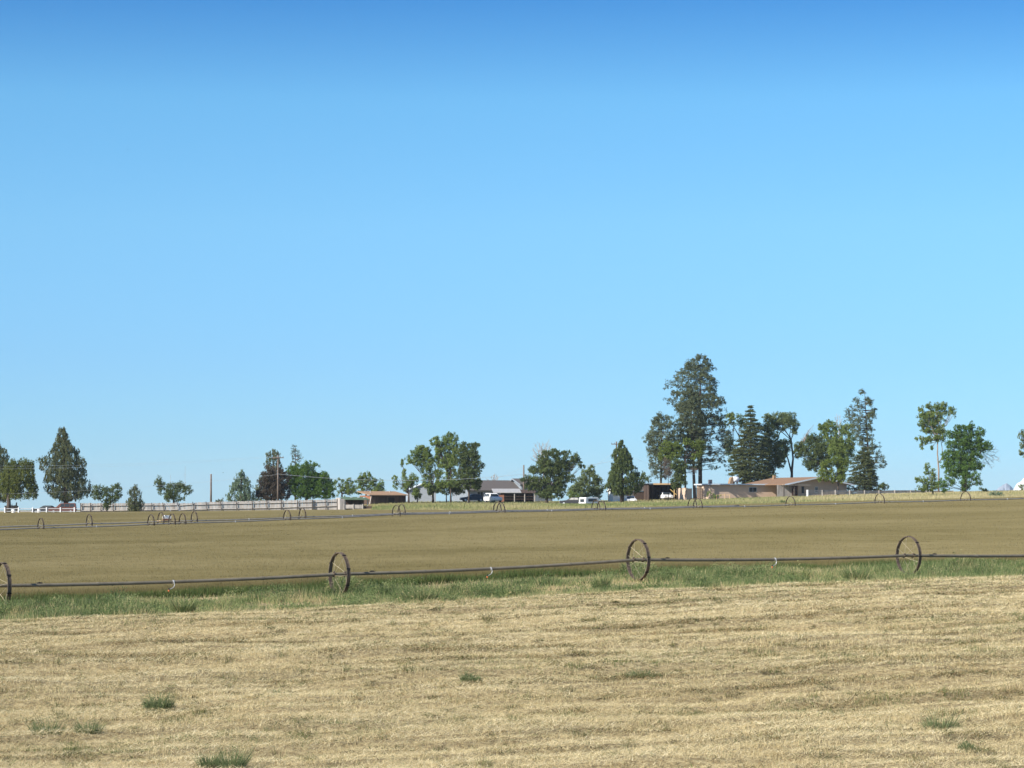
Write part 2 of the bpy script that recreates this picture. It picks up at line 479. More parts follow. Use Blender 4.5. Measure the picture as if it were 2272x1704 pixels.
# ------------------------------------------------------------------ mown field
def wedge(n, y0, y1, margin=1.05, power=1.0):
    """random ground points inside the view (a little wider), roughly even on screen"""
    u = rng.uniform(0, 1, n)
    if power == 1.0:
        Y = np.sqrt(y0 ** 2 + u * (y1 ** 2 - y0 ** 2))
    else:
        q = 2 - power
        Y = (y0 ** q + u * (y1 ** q - y0 ** q)) ** (1 / q) if abs(q) > 1e-6 else y0 * (y1 / y0) ** u
    half = 0.194 * Y * margin + 3.5
    return rng.uniform(-1, 1, n) * half, Y
def build_stubble():
    parts = []
    N = 1900000
    X, Y = wedge(N, 27, 112, 1.08, 1.6)
    s, t = st(X, Y)
    k = t < t_edge(s) + rng.normal(0, .25, N)
    X, Y, s, t = X[k], Y[k], s[k], t[k]
    n = len(X)
    Z = gnd(X, Y)
    row = fbm(t * 1.15 + s * 0.02, s * 0.10, 11, 2)
    row2 = fbm(t * 2.6, s * .7, 12, 2)
    patch = fbm(X * .35, Y * .35, 31, 3)
    fine = vnoise(X * 3.1, Y * 2.4, 32)
    green = fbm(t * .55 + .5, s * .06, 33, 3)
    tus = fbm(X * 3.2, Y * 2.2, 34, 2)
    tuft = sstep(.50, .72, tus)
    lying = rng.uniform(0, 1, n) < np.where(tuft > .5, .35, .70)
    h = np.where(lying, rng.uniform(.01, .06, n), rng.uniform(.03, .075, n) * (.7 + .8 * tuft)) * (.6 + .8 * row)
    # height counts from the base; a lying straw leans far
    ln = rng.uniform(.06, .24, n)
    lean = np.where(lying, ln / np.maximum(h, .012), rng.uniform(0, .7, n))
    az = TH + rng.normal(0, .9, n) + np.where(rng.uniform(0, 1, n) < .5, np.pi, 0)
    wd = np.where(lying, rng.uniform(.005, .012, n), rng.uniform(.005, .012, n)) * np.clip(Y / 45, .8, 2.0)
    tint = .66 + (row2 - .5) * .3 + (patch - .5) * .14 - .08 * tuft + rng.normal(0, .16, n)
    dk = (fine < .17) & (rng.uniform(0, 1, n) < .75)
    tint = np.where(dk, rng.uniform(0, .2, n), tint)  # dark tint covers both green-brown tufts and small shadow specks
    h = np.where(dk & ~lying, h * 1.6, h)
    tint = tint - .16 * (1 - sstep(.30, .52, row)) * rng.uniform(.3, 1, n)
    # swaths left by the mower: broken brown lines every few metres
    ph_ = t / 2.9 + .7 * vnoise(s * .05, t * .1, 36) + .16 * vnoise(s * .5, t * .3, 37)
    sw = np.exp(-(((ph_ - np.floor(ph_)) - .5) / .075) ** 2) * sstep(.15, .5, vnoise(s * .45, np.floor(ph_) * 7.3, 38)) * sstep(30, 55, Y)
    u_ = rng.uniform(0, 1, n)
    tint = np.where(u_ < sw * .66, rng.uniform(.15, .36, n), np.where(u_ > 1 - sw * .22, rng.uniform(0, .14, n), tint))
    h = h * (1 + .5 * sw)
    tint = np.where((green > .57) & (~lying) & (rng.uniform(0, 1, n) < .6), .12, tint)
    tint = np.where(rng.uniform(0, 1, n) < .04, .12, tint)
    base = np.stack([X, Y, Z + np.where(lying, .015 + .04 * row, -.01)], 1)
    Vt, Fc, T = blades(base, h, wd, lean, np.clip(tint, 0, 1), az)
    # raked-together wads of straw that throw small shadows; many tinted dark as shadow specks
    W_ = 21000
    Xw, Yw = wedge(W_, 27, 108, 1.06, 1.2)
    sw_, tw_ = st(Xw, Yw)
    pw = tw_ / 2.9 + .7 * vnoise(sw_ * .05, tw_ * .1, 36) + .16 * vnoise(sw_ * .5, tw_ * .3, 37)
    inrow = np.exp(-(((pw - np.floor(pw)) - .5) / .08) ** 2) * sstep(.15, .5, vnoise(sw_ * .45, np.floor(pw) * 7.3, 38))
    k = (tw_ < t_edge(sw_) - .1) & (rng.uniform(0, 1, W_) < .14 + .86 * inrow)
    Xw, Yw, sw_, tw_, inrow = Xw[k], Yw[k], sw_[k], tw_[k], inrow[k]
    per = 46
    m_ = len(Xw)
    i_ = np.repeat(np.arange(m_), per)
    rr = rng.uniform(.05, .20, m_) * (.8 + .6 * inrow)
    hh = rr * rng.uniform(.35, .75, m_)
    ex = rng.normal(0, .45, m_ * per) * rr[i_] * 3.2; ey = rng.normal(0, .45, m_ * per) * rr[i_]
    xb = Xw[i_] + U.x * ex + V.x * ey; yb = Yw[i_] + U.y * ex + V.y * ey
    q = np.exp(-(ex / (rr[i_] * 3.2)) ** 2 * 2 - (ey / rr[i_]) ** 2 * 2)
    zb = gnd(xb, yb) + hh[i_] * q * rng.uniform(0, 1, m_ * per)
    wt = np.where(inrow > .3, rng.uniform(.14, .42, m_), rng.uniform(.25, .65, m_))
    wt = np.where(rng.uniform(0, 1, m_) < .36, rng.uniform(0, .12, m_), wt)
    tw2 = np.clip(wt[i_] + rng.normal(0, .10, m_ * per), 0, 1)
    hb_ = rng.uniform(.02, .07, m_ * per)
    Vw, Fw, Tw = blades(np.stack([xb, yb, zb], 1), hb_, rng.uniform(.008, .018, m_ * per) * np.clip(yb / 45, .8, 2), rng.uniform(.4, 2.6, m_ * per), tw2)
    Fc = np.concatenate([Fc, Fw + len(Vt)]); Vt = np.concatenate([Vt, Vw]); T = np.concatenate([T, Tw])
    me = np_mesh("stubble", Vt, Fc, 3, T)
    tag(link("stubble", me, M_straw), kind="stuff")
build_stubble()

# ------------------------------------------------------------------ ditch vegetation
def build_ditch():
    N = 290000
    s = rng.uniform(-10, 66, N)
    a, b = t_edge(s), t_crop(s)
    t = a + (b - a) * rng.uniform(-.03, 1.0, N)
    X = W0.x + U.x * s + V.x * t; Y = W0.y + U.y * s + V.y * t
    den = fbm(s * .30, t * .45, 41, 3)
    den2 = fbm(s * 1.1, t * 1.3, 42, 2)
    rel = (t - a) / (b - a)
    edge = sstep(0, .12, rel) * (1 - .75 * sstep(.72, .95, rel))
    d = sstep(.30, .60, den * .6 + den2 * .4) * edge
    keep = rng.uniform(0, 1, N) < (d * .75 + .36) * (1 - .8 * sstep(.74, .9, rel + .2 * (den2 - .5)))
    X, Y, s, t, d, den, den2, rel = [q[keep] for q in (X, Y, s, t, d, den, den2, rel)]
    n = len(X)
    big = sstep(.52, .75, den)
    h = (.13 + .16 * d + .28 * big * den2) * rng.uniform(.3, 1.15, n) * (1 + .25 * sstep(15, 45, s))
    wd = rng.uniform(.012, .035, n)
    tint = .36 + rng.normal(0, .17, n) - .24 * big + (den2 - .5) * .7 + .3 * (1 - d)
    dry = sstep(.55, .7, fbm(s * .42, t * .8, 44, 2))
    tint = np.where(rng.uniform(0, 1, n) < .08 + .25 * (1 - d) + .6 * dry, rng.uniform(.68, 1, n), tint)
    Z = gnd(X, Y)
    Vt, Fc, T = blades(np.stack([X, Y, Z - .01], 1), h, wd, rng.uniform(.1, .8, n), np.clip(tint, 0, 1))
    # low bushy weeds among the grass
    L = 760
    s = rng.uniform(-8, 62, L); a, b = t_edge(s), t_crop(s)
    t = a + (b - a) * rng.uniform(.06, .80, L)
    Xl = W0.x + U.x * s + V.x * t; Yl = W0.y + U.y * s + V.y * t
    dn = fbm(s * .30, t * .45, 41, 3)
    k = dn > rng.uniform(.30, .58, L)
    Xl, Yl, dn = Xl[k], Yl[k], dn[k]
    n = len(Xl); per = 480
    i_ = np.repeat(np.arange(n), per)
    rl = rng.uniform(.22, .62, n); hl = rl * rng.uniform(.65, 1.15, n) * (.6 + .8 * sstep(.4, .7, dn))
    o = rng.normal(size=(n * per, 3)); o /= np.linalg.norm(o, axis=1, keepdims=True)
    o *= (rng.uniform(0, 1, n * per) ** .45 * rng.uniform(.75, 1.15, n * per))[:, None]
    C = np.stack([Xl[i_] + o[:, 0] * rl[i_], Yl[i_] + o[:, 1] * rl[i_], gnd(Xl, Yl)[i_] + np.abs(o[:, 2]) * hl[i_]], 1)
    lt = rng.uniform(.05, .62, n)
    Vl, Fl, Tl = leaves(C, rng.uniform(.03, .075, n * per), .45, np.clip(lt[i_] + rng.normal(0, .12, n * per), 0, 1), np.tile([0, 0, 1.0], (n * per, 1)) + o * .8)
    Fl = np.concatenate([Fl[:, [0, 1, 2]], Fl[:, [0, 2, 3]]])
    Fc = np.concatenate([Fc, Fl + len(Vt)]); Vt = np.concatenate([Vt, Vl]); T = np.concatenate([T, Tl])
    me = np_mesh("ditch_grass", Vt, Fc, 3, T)
    tag(link("ditch_grass", me, M_ditch), kind="stuff")
build_ditch()

# ------------------------------------------------------------------ ripe crop
def crop_h(X, Y):
    return .60 + .30 * sstep(110, 240, Y) + .10 * (fbm(X * .06, Y * .06, 51, 3) - .5) + .05 * (vnoise(X * .9, Y * .9, 52) - .5)
def build_crop():
    # dense canopy of ears, closed down to the ground along its edges
    ss = np.concatenate([np.arange(-60, 90, .8), np.arange(90, 420, 6)])
    ss = np.concatenate([np.arange(-260, -60, 6), ss])
    q = np.concatenate([np.linspace(0, .03, 26), np.linspace(.034, .3, 60), np.linspace(.31, 1, 90)])
    S, Q = np.meshgrid(ss, q)
    t0 = t_crop(S) + .55
    # far edge: where Y = field_far(X)
    Xa = W0.x + U.x * S; Ya = W0.y + U.y * S
    # Y = Ya + V.y t ; X = Xa + V.x t ; Y = 386 - .42 X
    t1 = (386 - .42 * Xa - Ya) / (V.y + .42 * V.x)
    t1 = np.maximum(t1, t0 + 5)
    T_ = t0 + (t1 - t0) * Q
    X = Xa + V.x * T_; Y = Ya + V.y * T_
    H = crop_h(X, Y)
    Z = gz(X, Y) + H - .08 + .05 * (vnoise(X * 2.3, Y * 2.3, 54) - .5)
    Z[0] = gz(X[0], Y[0]) - .05
    Z[1] = gz(X[1], Y[1]) + H[1] * .6
    Z[-1] = gz(X[-1], Y[-1]) - .05
    ny, nx = X.shape
    Vt1 = np.stack([X.ravel(), Y.ravel(), Z.ravel()], 1)
    i = np.arange(nx * ny).reshape(ny, nx)
    F4 = np.stack([i[:-1, :-1], i[:-1, 1:], i[1:, 1:], i[1:, :-1]], -1).reshape(-1, 4)
    F3 = np.concatenate([F4[:, [0, 1, 2]], F4[:, [0, 2, 3]]])
    tn = .48 + .5 * (fbm(X * .05, Y * .05, 55, 4) - .5) + .25 * (fbm(X * .5, Y * .5, 56, 2) - .5)
    tn[0] = .05; tn[1] = .25
    tint1 = np.clip(tn.ravel(), 0, 1)
    # ears and stalks
    N = 520000
    Xb, Yb = wedge(N, 84, 405, 1.12, 2.0)
    s, t = st(Xb, Yb)
    k = (t > t_crop(s)) & (Yb < field_far(Xb))
    Xb, Yb, s, t = Xb[k], Yb[k], s[k], t[k]
    n = len(Xb)
    d = t - t_crop(s)
    Hb = crop_h(Xb, Yb)
    lo = np.where(d < 1.2, 0.0, Hb - .20)
    hb = (Hb - lo) * rng.uniform(.75, 1.02, n)
    wd = rng.uniform(.012, .026, n) * np.clip(Yb / 120, .9, 2.6)
    pt = .48 + .5 * (fbm(Xb * .05, Yb * .05, 55, 4) - .5) + .25 * (fbm(Xb * .5, Yb * .5, 56, 2) - .5)
    tint = pt + rng.normal(0, .09, n)
    Vt2, Fc2, T2 = blades(np.stack([Xb, Yb, gz(Xb, Yb) + lo], 1), hb, wd, rng.uniform(.1, .8, n), np.clip(tint, .22, 1))
    # green foot along the near edge
    M = 120000
    s = rng.uniform(-8, 66, M); dd = rng.uniform(-.55, .9, M)
    t = t_crop(s) + dd
    Xg = W0.x + U.x * s + V.x * t; Yg = W0.y + U.y * s + V.y * t
    hg = rng.uniform(.12, .42, M) * (.6 + .8 * vnoise(s * .5, t, 57))
    tg = np.clip(.03 + rng.normal(0, .06, M) + .18 * hg, 0, 1)
    Vt3, Fc3, T3 = blades(np.stack([Xg, Yg, gnd(Xg, Yg) - .01], 1), hg, rng.uniform(.015, .04, M), rng.uniform(.05, .4, M), tg)
    o1 = len(Vt1); o2 = o1 + len(Vt2)
    me = np_mesh("crop", np.concatenate([Vt1, Vt2, Vt3]), np.concatenate([F3, Fc2 + o1, Fc3 + o2]), 3, np.concatenate([tint1, T2, T3]))
    tag(link("crop", me, M_crop), kind="stuff")
build_crop()

# ------------------------------------------------------------------ tall grass round the farm
def build_tall():
    N = 330000
    Y = rng.uniform(330, 520, N)
    X = rng.uniform(-1, 1, N) * (.205 * Y + 3)
    px = 1136 + X * F / Y
    k = (Y > field_far(X) - 1) & (Y < 455 + 40 * rng.uniform(0, 1, N)) & ((px > 822 + rng.uniform(0, 18, N)) | (rng.uniform(0, 1, N) < .12) & (Y > 436))
    X, Y, px = X[k], Y[k], px[k]
    n = len(X)
    pn = fbm(X * .08, Y * .05, 61, 3)
    h = np.where(px > 822, .30 + .50 * pn, .18) * rng.uniform(.6, 1.15, n) * (1 - .5 * sstep(436, 452, Y))
    edge = np.exp(-np.maximum(Y - field_far(X), 0) / 5.0)
    tint = .50 + .28 * sstep(1550, 2000, px) + (pn - .5) * .8 + rng.normal(0, .12, n) + .30 * edge * (px < 1350)
    Vt, Fc, T = blades(np.stack([X, Y, gz(X, Y) - .02], 1), h, rng.uniform(.05, .13, n), rng.uniform(.05, .5, n), np.clip(tint, 0, 1))
    me = np_mesh("tall_grass", Vt, Fc, 3, T)
    tag(link("tall_grass", me, M_tall), kind="stuff")
build_tall()

# ------------------------------------------------------------------ irrigation wheel lines
def ring_band(r, wd, n=48, flange=.018, th=.012):
    """flat steel rim with two raised edges; axis along local x"""
    prof = [(-wd / 2, r - th), (wd / 2, r - th), (wd / 2, r + flange), (wd / 2 - .018, r + flange), (wd / 2 - .018, r),
            (.012, r), (.012, r + flange * .4), (-.012, r + flange * .4), (-.012, r), (-wd / 2 + .018, r), (-wd / 2 + .018, r + flange), (-wd / 2, r + flange)]
    m = MB(); k = len(prof)
    for i in range(n):
        a = 2 * math.pi * i / n
        for x, q in prof:
            m.v.append((x, q * math.cos(a), q * math.sin(a)))
    for i in range(n):
        for j in range(k):
            m.f.append((i * k + j, i * k + (j + 1) % k, ((i + 1) % n) * k + (j + 1) % k, ((i + 1) % n) * k + j))
    return m
HUB = .21
def wheel_proto(r, wd, parent, fine=True):
    root = ring_band(r - .03, wd, 56 if fine else 32).build("wheel", M_rust, parent)
    subs = []
    for sx_ in (-1, 1):
        h = MB()
        h.tube([(sx_ * HUB - .03, 0, 0), (sx_ * HUB + .03, 0, 0)], .075 if fine else .10, 14)
        h.box(sx_ * HUB - .03, sx_ * HUB + .03, -.02, .02, -.10, .10)
        subs.append(h.build("hub", M_rust, root))
    for i in range(12):
        a = 2 * math.pi * (i + .5) / 12
        sd = -1 if i % 2 else 1
        p0 = Vector((sd * HUB, .09 * math.cos(a + .5), .09 * math.sin(a + .5)))
        p1 = Vector((0, (r - .04) * math.cos(a), (r - .04) * math.sin(a)))
        subs.append(MB().tube([p0, p1], .0055 if fine else .008, 6).build("spoke", M_spoke, root))
    nl = 8
    for i in range(nl):
        a = 2 * math.pi * i / nl + .2
        M = Matrix.Rotation(a, 4, 'X')
        subs.append(MB().box(-wd / 2 - .006, wd / 2 + .006, -.02, .02, r - .034, r + .002, M).build("cleat", M_lug, root))
    return root, subs
def place_wheel(proto, parent, c, rz, phase, first):
    root, subs = proto
    if first:
        o, ss_ = root, subs
    else:
        o = copy_obj(root, parent)
        ss_ = [copy_obj(q, o) for q in subs]
    o.parent = parent
    o.location = c
    o.rotation_euler = (phase, 0, rz)
    return o
def pipe_points(cs, sag, per=14):
    pts = []
    for a, b in zip(cs[:-1], cs[1:]):
        L = (b - a).length
        for i in range(per):
            q = i / per
            p = a.lerp(b, q); p.z -= sag * 4 * q * (1 - q) * min(1, L / 12)
            pts.append(p)
    pts.append(cs[-1].copy())
    return pts
def sprinkler(parent, p, rz, sc=1.0, simple=False):
    """levelling arm hanging from the pipe with a sprinkler head and orange weight"""
    o = MB().tube([(-.035, 0, 0), (.035, 0, 0)], .09 if not simple else .075 * sc, 12).build("sprinkler", M_silver, parent)
    o.location = p; o.rotation_euler = (0, 0, rz)
    if not simple: o.scale = (.74, .74, .74)
    if simple: 
        MB().tube([(0, -.05, .05), (0, -.1, -.18)], .02, 6).build("hose", M_farpipe, o)
        MB().tube([(-.06, -.1, -.2), (-.06, -.1, -.3)], .06, 8).build("weight", M_orange, o)
        return o
    MB().tube([(.0, -.08, .06), (0, -.13, .02), (.02, -.14, -.12), (-.02, -.15, -.22)], .016, 8).build("arm", M_silver, o)
    MB().tube([(-.02, -.15, -.22), (-.10, -.16, -.27), (-.20, -.17, -.31), (-.26, -.17, -.33)], .015, 6).build("hose", M_silver, o)
    MB().tube([(-.27, -.17, -.27), (-.27, -.17, -.34)], .03, 8).build("head", M_lug, o)
    MB().tube([(-.27, -.17, -.35), (-.27, -.17, -.40), (-.27, -.17, -.44)], [.035, .04, .015], 10).build("weight", M_orange, o)
    return o
def near_line():
    base = Vector((near_c[1].x, near_c[1].y, near_c[1].z - NEAR_R))
    root = thing("wheel_line", "aluminium irrigation pipe on tall rusty wheels beside the green ditch, nearest of the three", "irrigation line", base, 0, "irrigation wheel lines")
    cs = [c - base for c in near_c]
    pre = cs[0] + (cs[0] - cs[1]) * .35
    MB().tube(pipe_points([pre] + cs, .07), .058, 12).build("pipe", M_pipe, root, True)
    proto = wheel_proto(NEAR_R, .13, root)
    for i, c in enumerate(cs):
        rz = math.atan2((cs[min(i + 1, 4)] - cs[max(i - 1, 0)]).y, (cs[min(i + 1, 4)] - cs[max(i - 1, 0)]).x)
        place_wheel(proto, root, c, rz, [.1, .32, .45, .62, 0][i], i == 0)
        if i < 4:
            d = (cs[i + 1] - c).normalized()
            k = MB().tube([c + d * 1.16 + Vector((0, 0, .045)), c + d * 1.25 + Vector((0, 0, .055)), c + d * 1.36 + Vector((0, 0, .045))], [.012, .024, .012], 8)
            k.build("drain_valve", M_lug, root)
            q = .49
            p = c.lerp(cs[i + 1], q); p.z -= .07 * 4 * q * (1 - q)
            sprinkler(root, p, rz)
            for q in (.27, .76):
                p = c.lerp(cs[i + 1], q); p.z -= .07 * 4 * q * (1 - q)
                MB().tube([p - d * .05, p + d * .05], .066, 12).build("coupler", M_pipe, root)
near_line()
def far_line(name_label, cs, py, wheels, mover, phase0, end_only=False):
    base = cs[5].copy(); base.z -= FAR_R
    root = thing("wheel_line", name_label, "irrigation line", base, 0, "irrigation wheel lines")
    L = [c - base for c in cs]
    MB().tube(pipe_points(L, .06, 8), .06, 8).build("pipe", M_farpipe, root, True)
    proto = wheel_proto(FAR_R, .12, root, False)
    first = True
    for n_, i in enumerate(wheels):
        d = L[min(i + 1, len(L) - 1)] - L[max(i - 1, 0)]
        place_wheel(proto, root, L[i], math.atan2(d.y, d.x), phase0 + n_ * .37, first); first = False
    for i in range(len(L) - 1):
        if (L[i + 1] - L[i]).length > 9:
            d = L[i + 1] - L[i]
            p = L[i].lerp(L[i + 1], .5); p.z -= .06
            sprinkler(root, p, math.atan2(d.y, d.x), 1.3, True)
    return root, L
FRONT_CS = far_w
froot, FL = far_line("wheel line crossing the far side of the tan crop, front one of two", FRONT_CS, None,
                     [1, 2, 3, 4, 5, 6, 7, 8, 9, 10, 11, 12], True, .2)
back_px = [(-60, 1170), (40, 1167.5), (198, 1162), (357, 1157), (431, 1155), (671, 1147), (891, 1138.5), (1103.5, 1132.8), (1322, 1128.3), (1536, 1123.6), (1640, 1121.6)]
BACK_CS = []
for px, py in back_px:
    kk = (px - 1136 + 499) / 236.6
    for _ in range(8):
        kk = ((px - 1136) * (1 + .0214 * kk) + 499) / 236.6
    BACK_CS.append(at(px, py, 267 * (1 + .0214 * kk) + 9.0))
broot, BL = far_line("wheel line just behind another far across the crop, with a white engine mover", BACK_CS, None,
                     [2, 3, 4, 5, 6, 7, 8, 9], True, .5)
def mover(root, L, i0, i1):
    """engine mover frame between two wheels, with a white and orange engine cover"""
    a, b = L[i0], L[i1]
    c = a.lerp(b, .16); d = (b - a).normalized(); rz = math.atan2(d.y, d.x)
    f = MB()
    f.box(-.8, 1.2, -.55, -.48, .02, .08); f.box(-.8, 1.2, .48, .55, .02, .08)
    for x in (-.8, .15, 1.13): f.box(x, x + .07, -.48, .48, .02, .08)
    o = f.build("mover_frame", M_tan, root); o.location = c; o.rotation_euler = (0, 0, rz)
    e = MB().prism([(-.30, .28), (.42, .28), (.45, .50), (.30, .62), (-.20, .62), (-.32, .50)], -.25, .25).build("engine_cover", M_whitep, root)
    e.location = c; e.rotation_euler = (0, 0, rz)
    MB().box(-.32, .46, -.27, .27, 0.10, .276).build("engine_base", M_redwall, e)
mover(broot, BL, 3, 4)

# ------------------------------------------------------------------ trees
def limb_tube(m, p0, p1, r0, r1, n=6, wob=.06):
    p0, p1 = Vector(p0), Vector(p1)
    L = (p1 - p0).length
    pts = []
    for i in range(5):
        q = i / 4
        p = p0.lerp(p1, q)
        if 0 < i < 4:
            p += Vector((random.uniform(-1, 1), random.uniform(-1, 1), random.uniform(-.5, .5))) * L * wob
        pts.append(p)
    m.tube(pts, [r0 + (r1 - r0) * i / 4 for i in range(5)], n)
def leaf_cloud(cl_c, cl_r, per, size, asp, mode="round", dirs=None, clump_t=None):
    """many leaf faces round clump centres"""
    n = len(cl_c)
    idx = np.repeat(np.arange(n), per)
    m = len(idx)
    off = rng.normal(size=(m, 3)); off /= np.linalg.norm(off, axis=1, keepdims=True)
    rr = rng.uniform(0, 1, m) ** .5
    off = off * rr[:, None] * cl_r[idx][:, None]
    dv = None
    if mode == "up":
        off *= np.array([.6, .6, 1.35]); dv = np.tile([0, 0, 1.0], (m, 1)) + off / (cl_r[idx][:, None] + 1e-6) * .6
    elif mode == "flat":
        off *= np.array([1.3, 1.3, .35]); dv = off / (cl_r[idx][:, None] + 1e-6) * np.array([1, 1, .3])
    elif mode == "star":
        dv = off / (np.linalg.norm(off, axis=1, keepdims=True) + 1e-6)
    elif mode == "hang":
        off *= np.array([.8, .8, 1.5]); dv = np.tile([0, 0, -1.0], (m, 1))
    ct = rng.uniform(0, 1, n) if clump_t is None else clump_t
    tint = np.clip(ct[idx] * .55 + rng.uniform(0, 1, m) * .45, 0, 1)
    return leaves(cl_c[idx] + off, size * rng.uniform(.65, 1.35, m), asp, tint, dv)
def lobes_tree(name, label, cat, reg, bx, Y, lobes, lm, leaf=.30, dens=1.0, trunk_r=.22, bark=None, group=None, asp=.55, mode="round",
               limbs=None, fork=None, gap=.30, seed=0, depth=.8, shell=1.6, trunk_parts=None):
    px, _ = zp(reg, bx, 0)
    X = at(px, 1100, Y).x
    base = Vector((X, Y, g1(X, Y) - .05))
    root = thing(name, label, cat, base, 0, group)
    k = mpp(Y) / REG[reg][2]
    cc, cr, ct = [], [], []
    cents = []
    for li, lb in enumerate(lobes):
        x, y, rx, ry = lb[:4]
        c = zat(reg, x, y, Y) - base
        c.y += random.uniform(-.5, .5) * rx * k * .6 * depth
        rx_, rz_ = rx * k * 1.13, ry * k * 1.13
        cents.append((c, rx_, rz_))
        n = int(max(12, rx_ * rz_ * 32 * dens))
        o = rng.normal(size=(n, 3)); o /= np.linalg.norm(o, axis=1, keepdims=True)
        rad = rng.uniform(0, 1, n) ** (1 / (1 + shell))
        rad = rad * np.where(rng.uniform(0, 1, n) < .14, rng.uniform(1.05, 1.32, n), 1.0)
        p = o * rad[:, None] * np.array([rx_, rx_ * depth, rz_]) * .88
        gn = vnoise(p[:, 0] * 1.1 / max(.5, leaf * 3) + seed * 7 + li * 3, p[:, 2] * 1.1 / max(.5, leaf * 3) + li, 71 + seed)
        p = p[gn > gap - .01]
        cc.append(p + np.array(c)); cr.append(np.full(len(p), .30 * min(rx_, rz_) ** .5 * .75 + .10))
        lt = random.uniform(.15, .85)
        ct.append(np.clip(lt * .5 + rng.uniform(0, .5, len(p)) + .12 * (p[:, 2] / max(rz_, .1)) * 0, 0, 1))
    cc = np.concatenate(cc); cr = np.concatenate(cr); ct = np.concatenate(ct)
    per = 20
    Vt, Fc, T = leaf_cloud(cc, cr, per, leaf * .84, asp, mode, clump_t=ct)
    me = np_mesh("crown", Vt, Fc, 4, T)
    link("crown", me, lm, root)
    m = MB()
    if trunk_parts:
        for pts, r0, r1 in trunk_parts:
            P = [zat(reg, x, y, Y) - base for x, y in pts]
            P = [Vector((0, 0, 0)) if i == 0 and r0 == trunk_r else p for i, p in enumerate(P)]
            m.tube(P, [r0 + (r1 - r0) * i / (len(P) - 1) for i in range(len(P))], 8)
        start = None
    else:
        low = min(c.z - rz * .3 for c, rx, rz in cents)
        hub = Vector((0, 0, max(.5, low)))
        m.tube([(0, 0, 0), hub * .5 + Vector((random.uniform(-.1, .1), 0, 0)), hub], [trunk_r * 1.25, trunk_r, trunk_r * .85], 8)
        start = hub
    for c, rx, rz in cents:
        s0 = start if start is not None else (zat(reg, *trunk_parts[0][0][-1], Y) - base)
        limb_tube(m, s0, c, min(.09, trunk_r * .38), .025)
        for _ in range(3):
            q = c + Vector((random.uniform(-.7, .7) * rx, random.uniform(-.5, .5) * rx, random.uniform(-.2, .8) * rz))
            limb_tube(m, s0.lerp(c, .6), q, .035, .012, 5)
    m.build("trunk", bark or M_bark, root, True)
    return root
